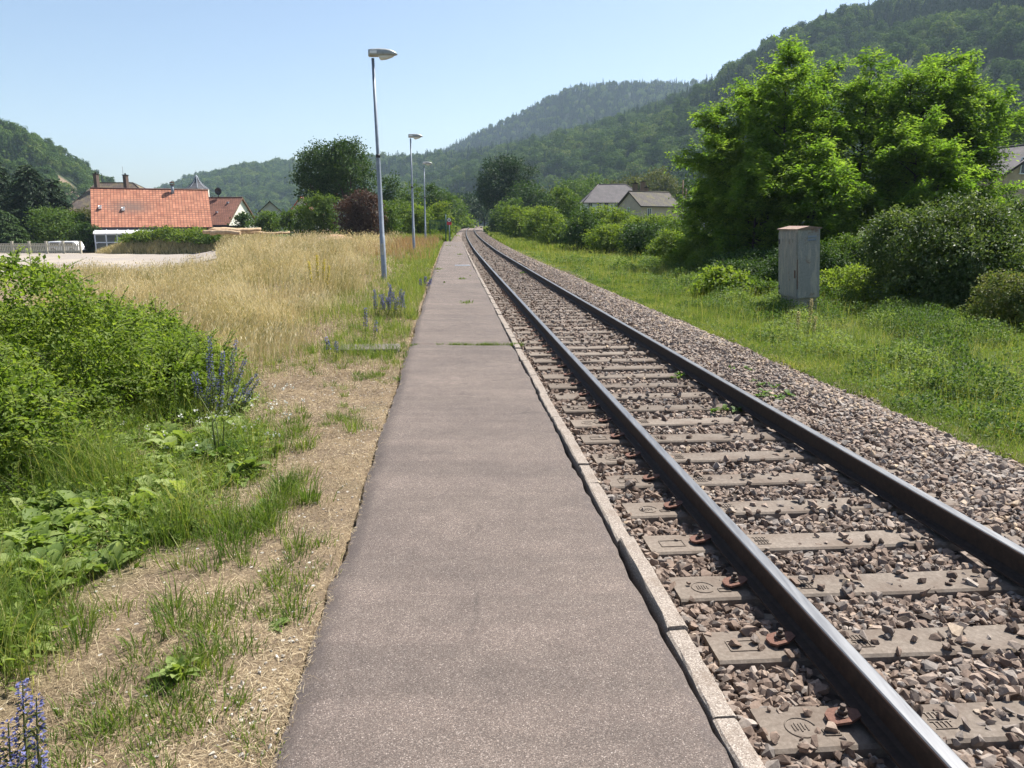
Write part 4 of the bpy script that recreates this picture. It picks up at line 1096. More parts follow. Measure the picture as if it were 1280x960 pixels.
# ------------------------------------------------------------------ street lamps
def lamp(base, height, lean, label):
    root = tag(empty('street_lamp', base), label, 'street lamp', 'street lamps along the platform')
    ax = np.array([lean, 0, 1.0])
    g = Geo()
    zs = np.array([-.3, 0, 1.35, 1.36, height * .56, height * .57, height - .1])
    g.tube([ax * z for z in zs], [.082, .082, .080, .070, .062, .050, .042], 14)
    pole = g.build('pole', M['metal_galv'], root)
    g = Geo(); g.box(ax * .98 + [0, -.078, 0], (.075, .016, .34)); g.build('hatch', M['metal_lamp'], pole)
    g = Geo(); g.tube([ax * (height * .56), ax * (height * .575)], .066, 14); g.build('collar', M['metal_dark'], pole)
    top = ax * height
    # luminaire: rounded wedge reaching out over the platform (+x)
    xs = np.array([-.115, -.11, -.02, .18, .38, .52, .62, .69, .72]); zt = np.array([.10, .135, .150, .158, .150, .125, .085, .04, .005]); zb = np.array([-.055, -.06, -.062, -.060, -.052, -.040, -.028, -.015, -.005]); hw_ = np.array([.08, .095, .115, .135, .135, .125, .105, .065, .015])
    V = []; n = 14
    for x, a, b, w in zip(xs, zt, zb, hw_):
        for k in range(n):
            t = 2 * PI * k / n; c, s = math.cos(t), math.sin(t)
            cc = math.copysign(abs(c) ** .55, c); s2 = math.copysign(abs(s) ** .6, s)
            V.append([x, w * cc, (a if s2 > 0 else -b) * s2 if s2 != 0 else 0])
    V = np.array(V); m = len(xs)
    g = Geo(); g.add(V + top, [[[i * n + k, i * n + (k + 1) % n, (i + 1) * n + (k + 1) % n, (i + 1) * n + k] for i in range(m - 1) for k in range(n)], [list(range(n))[::-1]], [[(m - 1) * n + k for k in range(n)]]], 0, None, True)
    head = g.build('lamp_head', M['metal_lamp'], root)
    g = Geo(); g.box(top + [.04, -.128, .045], (.20, .012, .075)); g.build('maker_plate', M['white_paint'], head)
    g = Geo(); V = []; xs = np.linspace(.16, .60, 9); n = 10
    for i, x in enumerate(xs):
        u = i / 8; d = .135 * math.sin(PI * min(1, u * 1.25 + .02)) ** .7 if u < .8 else .135 * math.sin(PI * .999 * min(1, .8 * 1.25 + .02)) * 0 + .02 * (1 - u)
        d = .14 * (u ** .25) * (1 - u) ** .8 * 1.35 + .004
        for k in range(n + 1):
            t = PI + PI * k / n; V.append([x, .105 * math.cos(t), -.045 + d * math.sin(t)])
    g.add(np.array(V) + top, [[[i * (n + 1) + k, (i + 1) * (n + 1) + k, (i + 1) * (n + 1) + k + 1, i * (n + 1) + k + 1] for i in range(8) for k in range(n)]], 0, None, True)
    g.build('lamp_bowl', M['lamp_bowl'], head)
    return root
for px, Y, yt, pxt, lab in ((480, 23.6, 63.5, 465.5, 'nearest and tallest-looking grey street lamp leaning slightly over the dry grass'), (518, 46.5, 168.5, 513, 'middle street lamp of the three along the platform'), (532.5, 67.5, 203, 530, 'farthest and smallest-looking street lamp, near the end of the platform')):
    x = at(px, 330, Y).x; z = gz(x, Y); t = at(pxt, yt, Y)
    lamp((x, Y, z), t.z - z - .1, (t.x - x) / (t.z - z), lab)

# ------------------------------------------------------------------ sign, post and fence panel at the platform end
p0 = at(557.5, 301, 67.3); pt = at(557, 267, 67.3)
g = Geo(); g.tube([(0, 0, -.3), (0, 0, pt.z - .25)], .055, 10); g.box((0, 0, pt.z - .24), (.13, .13, .03)); o = g.build('marker_post', M['green_paint']); o.location = (p0.x, 67.3, .25); tag(o, 'tall dark green post at the far end of the platform', 'post')
ps = at(561.5, 276, 67.9)
root = tag(empty('warning_sign', (ps.x, 67.9, .2)), 'small sign with white disc above a red plate on a grey post', 'sign')
zc = at(561, 275, 67.9).z - .2; z2 = at(561, 279.3, 67.9).z - .2
g = Geo(); g.tube([(0, 0, -.3), (0, 0, zc + .15)], .035, 8); g.build('post', M['metal_galv'], root)
g = Geo(); g.box((0, -.05, zc), (.40, .02, .34)); pl = g.build('sign_plate', M['black_paint'], root)
g = Geo(); g.tube([(0, -.064, zc), (0, -.070, zc)], .155, 24); dsc = g.build('disc', M['white_paint'], pl)
g = Geo(); g.box((0, -.073, zc - .02), (.06, .004, .13)); g.box((-.05, -.074, zc - .02), (.035, .004, .09)); g.box((.05, -.074, zc - .02), (.035, .004, .09)); g.tube([(0, -.072, zc + .075), (0, -.076, zc + .075)], .03, 10); g.build('pictogram', M['black_paint'], dsc)
g = Geo(); g.box((0, -.052, z2), (.40, .02, .27)); rp = g.build('red_plate', M['red_paint'], root)
pa, pb = at(537, 281, 71.5), at(562, 281, 69.3)
root = tag(empty('mesh_fence', (pa.x, 71.5, .25), math.atan2(-2.2, pb.x - pa.x)), 'dark green wire mesh fence panel left of the marker post', 'fence')
Lf = math.hypot(pb.x - pa.x, 2.2); zt_ = at(550, 275, 70).z - .25; zb_ = at(550, 286.5, 70).z - .25
g = Geo()
for k in range(int(Lf / .055)): g.box((k * .055, 0, (zt_ + zb_) / 2), (.022, .008, zt_ - zb_))
for z in np.linspace(zb_, zt_, 7): g.box((Lf / 2, -.01, z), (Lf, .016, .028))
g.build('mesh_panel', M['green_paint'], root)
for x in (0, Lf):
    g = Geo(); g.box((x, .03, zt_ / 2 - .1), (.06, .05, zt_ + .3)); g.build('fence_post', M['green_paint'], root)

# ------------------------------------------------------------------ lineside cabinet
cbx = at(1000, 380, 20.0).x; cz = gz(cbx, 20.3)
root = tag(empty('equipment_cabinet', (cbx + .05, 20.2, cz), .06), 'weathered grey metal trackside cabinet with a rusty lid in the verge', 'cabinet')
root.rotation_euler = (.0, -.07, .07)
topz = at(1000, 286.5, 19.7).z - cz
w, d = .58, 1.15; zb_ = .42
g = Geo(); g.box((0, 0, (topz + zb_) / 2), (w, d, topz - zb_)); body = g.build('body', M['cabinet'], root)
bv = body.modifiers.new('bevel', 'BEVEL'); bv.width = .012; bv.segments = 2
g = Geo(); g.box((.01, .02, zb_ / 2 - .12), (w - .07, d - .12, zb_ + .236)); g.build('plinth', M['concrete'], root)
g = Geo(); hw_, hd = w / 2 + .035, d / 2 + .035
g.add([[-hw_, -hd, topz + .002], [hw_, -hd, topz + .002], [hw_, hd, topz + .002], [-hw_, hd, topz + .002], [-hw_, -hd, topz + .03], [hw_, -hd, topz + .03], [hw_, hd, topz + .03], [-hw_, hd, topz + .03], [0, -hd, topz + .085], [0, hd, topz + .085]],
      [[[0, 3, 2, 1], [0, 4, 7, 3], [1, 2, 6, 5], [4, 8, 9, 7], [8, 5, 6, 9]], [[0, 1, 5, 8, 4], [2, 3, 7, 9, 6]]])
g.build('lid', plain('lid_rust', (.23, .155, .12), .8, var=.35, scale=14), root)
g = Geo(); g.box((-w / 2 - .012, 0, (topz + zb_) / 2 - .01), (.018, d - .05, topz - zb_ - .10)); dr = g.build('door', M['cabinet'], root)
g = Geo(); g.box((-w / 2 - .028, -d / 2 + .10, zb_ + .62), (.014, .05, .20)); g.build('handle', M['rust'], dr)
g = Geo()
for k in range(2): g.prism([(0, 0), (.0, .022), (-.03, .0)], (0, 1, 0), (0, 0, 1), (.20, 0, 0), (-.02, -d / 2, topz - .20 - k * .075))
for k in range(2): g.box((.08, -d / 2 - .004, topz - .185 - k * .075), (.22, .012, .05))
g.build('louvre', M['metal_galv'], root)
g = Geo()
for k in range(4): g.box((-w / 2 - .026, -.3 + .2 * k, topz - .26), (.014, .05, .09))
g.build('louvre', M['cabinet'], root)
g = Geo(); g.box((-w / 2 + .0, -d / 2 - .005, zb_ + .62), (.014, .014, .75)); g.build('corner_strip', M['rust'], root)
for z in (zb_ + .22, topz - .3):
    g = Geo(); g.tube([(-w / 2 - .026, d / 2 - .09, z - .06), (-w / 2 - .026, d / 2 - .09, z + .06)], .016, 8); g.build('hinge', M['metal_dark'], dr)

# ------------------------------------------------------------------ picket fence, car, logs, slab
YF = 86.5; xa, xb = at(-70, 305, YF).x, at(100, 305, YF).x; zg = -1.5; ft = at(60, 304.5, YF).z
root = tag(empty('picket_fence', ((xa + xb) / 2, YF, zg)), 'off white picket fence along the far edge of the gravel yard', 'fence')
Lp = xb - xa; hf = ft - zg
g = Geo(); n = int(Lp / .19)
for k in range(n): g.box((-Lp / 2 + (k + .5) * Lp / n, 0, hf / 2 + .02), (.11, .03, hf - .12))
for z in (.3, hf - .25): g.box((0, .035, z), (Lp, .035, .11))
g.box((0, -.002, hf - .01), (Lp, .07, .06))
g.build('picket_panel', M['fence_white'], root)
for k in range(9):
    g = Geo(); g.box((-Lp / 2 + k * Lp / 8, .01, hf / 2 + .1), (.20, .20, hf + .2)); g.box((-Lp / 2 + k * Lp / 8, .01, hf + .23), (.25, .25, .07)); g.build('fence_post', M['fence_white'], root)

xc = at(82.5, 310, 89.5); xw = at(101.5, 310, 89.5).x - at(63.5, 310, 89.5).x
root = tag(empty('parked_car', (xc.x, 89.5, -1.5)), 'white car parked behind the picket fence by the conifers', 'car')
ztop = at(80, 301.5, 89.5).z + 1.5
g = Geo(); Lc = xw / 2
prof_ = [(-Lc, .28), (-Lc, .75), (-Lc + .25, ztop - .02), (-Lc + .5, ztop), (Lc - .5, ztop), (Lc - .28, ztop - .06), (Lc, .72), (Lc + .06, .28)]
g.prism(prof_[::-1], (1, 0, 0), (0, 0, 1), (0, 1.6, 0), (0, -.8, 0)); body = g.build('body', M['white_paint'], root); b_ = body.modifiers.new('bevel', 'BEVEL'); b_.width = .05; b_.segments = 3
for x0, x1 in ((-Lc + .38, -.25), (-.1, Lc - .45)):
    g = Geo(); g.prism([(x0, .78), (x1, .78), (x1 - .06, ztop - .14), (x0 + .08, ztop - .14)], (1, 0, 0), (0, 0, 1), (0, .02, 0), (0, -.815, 0)); g.build('window', M['glass_dark'], root)
for x in (-Lc + .7, Lc - .7):
    g = Geo(); g.tube([(x, -.83, .3), (x, -.62, .3)], .3, 20); wl = g.build('wheel', M['tyre'], root)
    g = Geo(); g.tube([(x, -.845, .3), (x, -.82, .3)], .18, 16); g.build('rim', M['metal_galv'], wl)

def log(px0, px1, py, Y, rad, label, tilt=0):
    a, b = at(px0, py, Y), at(px1, py, Y + tilt); L = (b - a).length; ang = math.atan2(b.y - a.y, b.x - a.x)
    r = R(int(px0 * 7 + py)); xs = np.linspace(0, L, 12)
    g = Geo(); g.tube([(x, r.normal(0, .03) + .10 * math.sin(x * .9 + px0), r.normal(0, .03) + .05 * math.sin(x * 1.3)) for x in xs], rad * (1 - .2 * xs / L) * r.uniform(.92, 1.06, 12), 12)
    o = g.build('felled_log', M['log']); o.location = a; o.rotation_euler = (0, 0, ang); tag(o, label, 'log', 'felled logs lying in the field')
    e = Geo(); e.tube([(-.012, 0, 0), (.004, 0, 0)], rad * .93, 12); e.build('cut_end', M['log_end'], o)
log(262, 326, 287.5, 76, .22, 'long peeled log lying on top of the pile by the cream gable', 4)
log(263, 300, 291, 75, .25, 'lowest short log of the pile by the cream gable')
log(254, 285, 290, 75.6, .18, 'thin log at the left end of the pile by the cream gable')
log(296, 362, 291.5, 79, .15, 'long pale log lying flat right of the log pile', 3)
# bank of reddish soil in the meadow
pa, pb = at(376, 293, 62), at(440, 288, 64)
xs = np.linspace(-1, 1, 40); ys = np.linspace(-1, 1, 14); XA, YA = np.meshgrid(xs, ys)
hh = (1 - XA ** 2) * (1 - YA ** 2); XW = (pa.x + pb.x) / 2 + XA * (pb.x - pa.x) * .62; YW = 63 + YA * 1.6 + XA * 1.2
ZW = ground_z(XW, YW).reshape(XW.shape) - .05 + (.55 + .35 * XA + .12 * lump(XW, YW, 1.2, 91)) * hh ** .6
o = grid_obj('soil_bank', XW, YW, ZW, M['soil']); tag(o, kind='structure')
# overgrown mound in front of the red house
XA, YA = np.meshgrid(np.linspace(-1, 1, 50), np.linspace(-1, 1, 24))
pa, pb = at(132, 312, 89.2), at(322, 312, 84.5)
hh = np.clip(1 - XA ** 2, 0, 1) ** .9 * np.clip(1 - YA ** 2, 0, 1); XW = (pa.x + pb.x) / 2 + XA * (pb.x - pa.x) * .5; YW = 87.3 + YA * 2.6 - XA * 2.0
mtop = 1.9
ZW = ground_z(XW, YW).reshape(XW.shape) - .1 + mtop * hh * (1 + .12 * lump(XW, YW, 4, 92))
o = grid_obj('earth_mound', XW, YW, ZW, M['ground'], {'green': np.ones_like(XW) * .85}); tag(o, kind='structure')
MOUND = (XW, YW, ZW)
# concrete slab sunk in the grass by the platform joint
g = Geo(); g.box((0, 0, 0), (.86, .5, .12)); o = g.build('concrete_slab', plain('slab_concrete', (.115, .10, .085), .9, var=.3, scale=20, bstr=.4)); b_ = o.modifiers.new('bevel', 'BEVEL'); b_.width = .03; b_.segments = 2
pp = at(464, 439, 11.0); o.location = (pp.x, 10.9, gz(pp.x, 10.9) - .002); o.rotation_euler = (0, 0, .08); tag(o, 'pale concrete slab sunk in the dry grass left of the platform joint', 'slab')
# small things lying on the asphalt
ppx = at(584, 332, 31.0); g = Geo(); g.box((0, 0, 0), (.62, .42, .012)); o = g.build('metal_plate', M['metal_galv']); o.location = (ppx.x - .2, 31.3, float(plat_z(31.3)) + .012); o.rotation_euler = (0, 0, .08); tag(o, 'small pale metal plate set in the far platform edge', 'plate')

# ------------------------------------------------------------------ vegetation
def unit(a): return a / (np.linalg.norm(a, axis=-1, keepdims=True) + 1e-9)
def lobes_ellipsoid(r, c, rad, k, lo=.28, hi=.5, top=0.):
    """k smaller lobes spread through an ellipsoid"""
    d = unit(r.normal(0, 1, (k, 3))); d[:, 2] = np.where(d[:, 2] < -.55, -d[:, 2], d[:, 2]); u = r.uniform(.35, .78, (k, 1))
    C = np.array(c) + d * u * np.array(rad)
    S = r.uniform(lo, hi, (k, 1)) * np.array(rad) * r.uniform(.85, 1.15, (k, 3)) * np.array([1, 1, .85])
    return C, S
def leaf_crown(g, r, C, S, L, W, cover=1.1, clump=None, mat=0, up=.55, droop=.2, zmin=None, inner=.12, tb=.5):
    clump = clump or L * 3.0
    area = (S ** 1.6).mean(1) ** (2 / 1.6) * 4 * PI
    n = int(area.sum() * cover / (L * W * .5)); m = max(30, int(area.sum() / (clump ** 2) * .9))
    li = r.choice(len(C), m, p=area / area.sum()); d = unit(r.normal(0, 1, (m, 3)) + [0, 0, .12])
    u = np.where(r.uniform(0, 1, m) < inner, r.uniform(.3, .8, m), r.uniform(.82, 1.12, m))[:, None]
    Q = C[li] + d * u * S[li]; keep = np.ones(m, bool)
    # drop clumps buried deep in another lobe
    for c, s in zip(C, S):
        q = (((Q - c) / s) ** 2).sum(1); keep &= q > .36
    if zmin is not None: keep &= Q[:, 2] > zmin
    Q, d = Q[keep], d[keep]; m = len(Q); ct = np.clip(r.normal(tb, .30, m), 0, 1); n = int(n * keep.mean())
    i = r.integers(0, m, n)
    P = Q[i] + r.normal(0, 1, (n, 3)) * clump * np.array([.5, .5, .34])
    if zmin is not None: P[:, 2] = np.maximum(P[:, 2], zmin + r.uniform(0, L, n))
    A = d[i] * .8 + r.normal(0, .6, (n, 3)) + [0, 0, -droop]
    Nn = r.normal(0, .55, (n, 3)) + [0, 0, up] + d[i] * .45
    s = r.uniform(.65, 1.25, n)
    V, F = leaves(P, A, Nn, L * s, W * s)
    g.add(V, [F], mat, np.clip(ct[i] * .65 + .35 * r.uniform(0, 1, n), 0, 1))
    return n
def limbs(g, r, base, C, h0, r0, k, mat=0, bend=.15):
    base = np.array(base, float)
    for c in C[:k]:
        st = base + [0, 0, h0 * r.uniform(.35, 1.0)]; mid = (st + c) / 2 + r.normal(0, bend, 3) * np.linalg.norm(c - st) * .5
        t = np.linspace(0, 1, 6)[:, None]; p = (1 - t) ** 2 * st + 2 * t * (1 - t) * mid + t ** 2 * c
        g.tube(p, np.linspace(r0 * .55, r0 * .12, 6), 6, mat, cap=False)
NL = [0]
def tree(name, label, px, Y, w, h, leaf, seed, trunk_h=None, k=16, cat='tree', Lf=None, shape=(1, 1, 1), off=(0, 0), cover=.8, group=None, rt=None, bark='bark', base_frac=.12, zb=None):
    r = R(seed); x = at(px, 300, Y).x; z0 = gz(x, Y) if zb is None else zb
    root = tag(empty(name, (x, Y, z0)), label, cat, group)
    L = Lf or max(.09, Y * .0029); W = L * .66
    rad = np.array([w / 2 * shape[0], w / 2 * shape[1], h * (1 - base_frac) / 2 * shape[2]]); c = np.array([0, 0, h - rad[2]])
    C, S = lobes_ellipsoid(r, c, rad, k)
    g = Geo(); NL[0] += leaf_crown(g, r, C, S, L, W, cover, zmin=.1)
    g.build('crown', M[leaf], root)
    th = trunk_h or h * .35; rt = rt or max(.06, h * .022)
    g = Geo(); g.tube([(0, 0, -.3), (r.normal(0, .1), r.normal(0, .1), th * .5), (r.normal(0, .2), r.normal(0, .2), th)], [rt * 1.3, rt, rt * .8], 9)
    limbs(g, r, (0, 0, 0), C, th, rt, min(k, 12)); g.build('trunk', M[bark], root)
    return root
def bush(name, label, px, Y, w, h, leaf, seed, k=10, Lf=None, cover=.85, cat='bush', depth=None, group=None, zb=None, stems=7, W=.6, x=None):
    r = R(seed); x = at(px, 300, Y).x if x is None else x; z0 = (gz(x, Y) if zb is None else zb)
    root = tag(empty(name, (x, Y, z0)), label, cat, group)
    L = Lf or max(.06, Y * .0030)
    rad = np.array([w / 2, (depth or w) / 2, h * .56]); c = np.array([0, 0, h - rad[2]])
    C, S = lobes_ellipsoid(r, c, rad, k, .32, .52)
    # skirt down to the ground
    ns = k // 2; a = r.uniform(0, 2 * PI, ns); Cs = np.stack([np.cos(a) * rad[0] * .62, np.sin(a) * rad[1] * .62, np.full(ns, h * .2)], -1); Ss = np.stack([np.full(ns, rad[0] * .36), np.full(ns, rad[1] * .36), np.full(ns, h * .24)], -1)
    C, S = np.r_[C, Cs], np.r_[S, Ss]
    g = Geo(); NL[0] += leaf_crown(g, r, C, S, L, L * W, cover, zmin=.02)
    # shoots that stick out of the outline
    ms = 16 + 3 * k
    j = r.integers(0, len(C), ms); d = unit(np.c_[r.normal(0, .5, (ms, 2)), r.uniform(.6, 1.2, ms)])
    P = np.concatenate([C[j] + d * S[j] * f for f in np.linspace(.9, 1.08 + .6 * min(1, .35 / h + .2), 7)]); n = len(P)
    P = np.repeat(P, 4, 0) + r.normal(0, L * .5, (n * 4, 3)); A = r.normal(0, 1, (n * 4, 3)) + [0, 0, .3]
    V, F = leaves(P, A, r.normal(0, .5, (n * 4, 3)) + [0, 0, .7], L * r.uniform(.7, 1.2, n * 4), L * W); g.add(V, [F], 0, r.uniform(.4, 1, n * 4))
    g.build('crown', M[leaf], root)
    g = Geo()
    for q in range(stems):
        c_ = C[r.integers(0, len(C))]; b_ = np.array([r.normal(0, .1 * w), r.normal(0, .1 * w), -.1])
        t = np.linspace(0, 1, 5)[:, None]; g.tube(b_ + (c_ - b_) * t + [0, 0, .2 * h] * (t * (1 - t)), np.linspace(.02 + .012 * h, .01, 5), 5, cap=False)
    g.build('stem', M['bark_dark'], root)
    return root
def conifer(name, label, px, Y, w, h, leaf, seed, group=None, zb=None):
    r = R(seed); x = at(px, 300, Y).x; z0 = gz(x, Y) if zb is None else zb
    root = tag(empty(name, (x, Y, z0)), label, 'conifer', group)
    g = Geo(); nb = int(300); T = Geo()
    t = r.uniform(0, 1, nb) ** .8; az = r.uniform(0, 2 * PI, nb); zz = h * (.06 + .92 * (1 - t)); ln = w / 2 * (t ** .55) * r.uniform(.72, 1.02, nb) + .25
    for i in range(nb):
        d = np.array([math.cos(az[i]), math.sin(az[i]), 0]); m = int(26 + 60 * t[i]); u = r.uniform(.12, 1, m)[:, None]
        P = np.array([0, 0, zz[i]]) + d * ln[i] * u + np.array([0, 0, -1]) * (ln[i] * .32 * u ** 1.6) + r.normal(0, .16, (m, 3)) * np.array([1, 1, .7]) * (1.1 - .6 * u) * (.5 + ln[i] * .2)
        side = np.cross(d, [0, 0, 1.]); A = d + side * r.choice([-1, 1], (m, 1)) * .8 + r.normal(0, .3, (m, 3)) + [0, 0, -.5]
        V, F = leaves(P, A, np.tile([0, 0, 1.], (m, 1)) + r.normal(0, .35, (m, 3)), r.uniform(.3, .55, m) * Y / 100, .17 * Y / 100)
        g.add(V, [F], 0, np.clip(r.uniform(0, .6) + r.uniform(0, .4, m), 0, 1))
        T.tube([(0, 0, zz[i]), (0, 0, zz[i]) + d * ln[i] * .7 - [0, 0, ln[i] * .18]], [.05, .015], 4, cap=False)
    g.build('crown', M[leaf], root)
    T.tube([(0, 0, -.3), (0, 0, h * .5), (0, 0, h * .97)], [h * .022, h * .014, .02], 8); T.build('trunk', M['bark_dark'], root)
    return root

# --- far left
conifer('spruce_tree', 'tall dark spruce at the left border behind the picket fence', 2, 104, 9.5, at(0, 196, 104).z + 1.6, 'needle', 401)
conifer('spruce_tree', 'broad dark spruce between the left border spruce and the red roof', 45, 101, 10.0, at(0, 203, 101).z + 1.6, 'needle', 402)
conifer('spruce_tree', 'lower dark spruce right of the broad one, in front of the mossy roof', 73, 103, 6.0, at(0, 222, 103).z + 1.6, 'needle', 403)
conifer('spruce_tree', 'low spruce with drooping boughs just behind the picket fence at the left border', 8, 95, 6.0, at(0, 262, 95).z + 1.6, 'needle_lit', 407)
tree('hazel_tree', 'olive green tree squeezed between the spruces and the left end of the red roof', 104, 99, 3.6, at(0, 257, 99).z + 1.6, 'leaf_olive', 404, k=12)
bush('leafy_bush', 'wide mid green bush behind the white car', 78, 94, 7.5, at(0, 266, 94).z + 1.6, 'leaf_mid', 405, k=14)
bush('leafy_bush', 'narrow dark bush against the left end of the veranda', 108, 92.2, 2.6, at(0, 280, 92.2).z + 1.6, 'leaf_dark', 406, k=8)
def mound_z(x, y):
    d = (MOUND[0] - x) ** 2 + (MOUND[1] - y) ** 2; return float(MOUND[2].ravel()[d.argmin()])
for px, Yd, w, h, lf, sd, lab in ((178, 87.8, 4.4, 1.15, 'leaf_light', 411, 'low pale shrub on the left shoulder of the earth mound'), (207, 87.0, 5.0, 1.35, 'leaf_light', 412, 'spreading shrub on top of the earth mound below the red eaves'), (238, 86.2, 5.4, 1.15, 'leaf_light', 413, 'shrub on the right part of the earth mound below the red roof corner'), (264, 85.4, 3.4, 1.0, 'leaf_mid', 414, 'small shrub where the earth mound meets the log pile')):
    x = at(px, 300, Yd).x; bush('mound_shrub', lab, px, Yd, w, h, lf, sd, k=10, cat='shrub', zb=mound_z(x, Yd) - .25, group='shrubs on the earth mound', depth=2.4)
bush('round_bush', 'rounded dark green bush between the cream gable and the grey gable', 334, 99, 3.3, 2.3, 'leaf_mid', 421, k=10, zb=at(334, 290, 99).z)
bush('small_bush', 'little dark bush close in front of the cream gable', 305, 101, 1.7, 2.0, 'leaf_dark', 422, k=6, zb=at(305, 287, 101).z)
bush('small_bush', 'low light bush right of the grey gable house', 362, 96, 2.0, 1.9, 'leaf_mid', 423, k=6, zb=at(362, 287, 96).z)
# big pair
tree('ash_tree', 'left tree of the tall pair left of the street lamps', 402, 92, 6.2, at(0, 179, 92).z - .2, 'leaf_dark', 431, k=20, group='pair of tall trees', cover=.8)
tree('ash_tree', 'right tree of the tall pair, the one with the highest top', 436, 90, 6.0, at(0, 169, 90).z - .2, 'leaf_dark', 432, k=20, group='pair of tall trees', cover=.8)
tree('slim_tree', 'slim grey green tree just right of the nearest lamp post', 487, 100, 2.8, at(0, 223, 100).z, 'leaf_dark', 433, k=10)
bush('light_bush', 'tall light green bush at the foot of the tall pair of trees', 402, 80, 3.4, at(0, 244, 80).z - .2, 'leaf_mid', 441, k=12)
bush('light_bush', 'pale bush between the half hidden house and the tall pair', 380, 84, 2.0, at(0, 262, 84).z - .2, 'leaf_mid', 442, k=8)
bush('copper_bush', 'dark reddish brown bush beside the nearest lamp post', 452, 74, 3.9, at(0, 238, 74).z - .2, 'leaf_red', 443, k=14)
for px, Y, w, yt, lf, sd, lab in ((484, 80, 3.0, 256, 'leaf_mid', 451, 'bright bush between the nearest and the middle lamp posts'), (503, 92, 3.6, 250, 'leaf_mid', 452, 'bush directly behind the middle lamp post'), (528, 84, 3.4, 256, 'leaf_light', 453, 'pale bush between the middle and the farthest lamp posts'),
                             (548, 90, 3.4, 254, 'leaf_light', 454, 'pale bush behind the green mesh fence panel'), (516, 108, 5.2, 238, 'leaf_mid', 455, 'taller bush behind the hedge left of the farthest lamp'), (543, 118, 6.0, 236, 'leaf_dark', 456, 'dark tall bush right of the farthest lamp head')):
    bush('hedge_bush', lab, px, Y, w, at(0, yt, Y).z - .3, lf, sd, k=10, group='bushes along the platform side')
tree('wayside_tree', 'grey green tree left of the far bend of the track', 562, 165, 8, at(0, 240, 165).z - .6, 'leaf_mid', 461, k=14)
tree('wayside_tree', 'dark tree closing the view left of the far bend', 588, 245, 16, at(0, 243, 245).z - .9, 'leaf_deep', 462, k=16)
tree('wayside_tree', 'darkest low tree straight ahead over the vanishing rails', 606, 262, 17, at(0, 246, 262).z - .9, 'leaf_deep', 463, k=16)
bush('track_bush', 'small bright bush right beside the vanishing rails', 584, 205, 5.5, 2.6, 'leaf_light', 464, k=8)
# right of the track
tree('oak_tree', 'big dark rounded tree right of the far bend of the track', 631, 160, 11.0, at(0, 190, 160).z - .6, 'leaf_deep', 471, k=24, cover=1.0)
tree('oak_tree', 'lower paler tree leaning on the big dark rounded one', 658, 152, 8.5, at(0, 226, 152).z - .6, 'leaf_dark', 472, k=16)
bush('round_bush', 'rounded mid green bush where the right verge narrows to the bend', 637, 118, 5.0, at(0, 251, 118).z - .2, 'leaf_mid', 473, k=12)
bush('round_bush', 'small dark bush tight against the big dark rounded tree', 620, 135, 3.2, at(0, 265, 135).z - .2, 'leaf_dark', 474, k=8)
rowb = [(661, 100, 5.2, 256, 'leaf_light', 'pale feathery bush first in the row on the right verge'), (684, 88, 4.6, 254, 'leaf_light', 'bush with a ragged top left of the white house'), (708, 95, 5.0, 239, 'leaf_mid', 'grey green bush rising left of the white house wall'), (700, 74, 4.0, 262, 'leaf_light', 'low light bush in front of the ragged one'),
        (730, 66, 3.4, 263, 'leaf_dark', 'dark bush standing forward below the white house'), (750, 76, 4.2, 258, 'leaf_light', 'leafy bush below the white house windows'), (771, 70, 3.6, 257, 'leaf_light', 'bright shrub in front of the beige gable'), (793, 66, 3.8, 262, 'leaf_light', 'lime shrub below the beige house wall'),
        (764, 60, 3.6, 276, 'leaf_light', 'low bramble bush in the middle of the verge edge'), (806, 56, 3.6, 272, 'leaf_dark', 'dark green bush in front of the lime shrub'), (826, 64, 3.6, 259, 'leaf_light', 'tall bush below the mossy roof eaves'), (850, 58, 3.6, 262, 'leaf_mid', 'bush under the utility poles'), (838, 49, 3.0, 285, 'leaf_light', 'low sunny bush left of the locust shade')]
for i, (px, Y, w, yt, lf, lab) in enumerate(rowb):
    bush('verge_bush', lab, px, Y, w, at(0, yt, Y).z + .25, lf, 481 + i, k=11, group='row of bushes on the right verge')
for i, (px, Y, w, yt, lf, lab) in enumerate([(688, 175, 8, 234, 'leaf_olive', 'olive tree far behind the bushes left of the white house'), (714, 190, 10, 226, 'leaf_mid', 'round tree behind the left end of the grey hipped roof'), (741, 200, 10, 221, 'leaf_mid', 'tree peeping over the left part of the grey hipped roof'), (778, 205, 12, 219, 'leaf_olive', 'tree peeping over the right part of the grey hipped roof'),
                                             (817, 185, 11, 214, 'leaf_olive', 'broad olive tree behind the mossy roof'), (852, 190, 10, 222, 'leaf_dark', 'dark tree behind the utility poles')]):
    tree('valley_tree', lab, px, Y, w, at(0, yt, Y).z - .6, lf, 501 + i, k=12, group='trees behind the right hand houses')

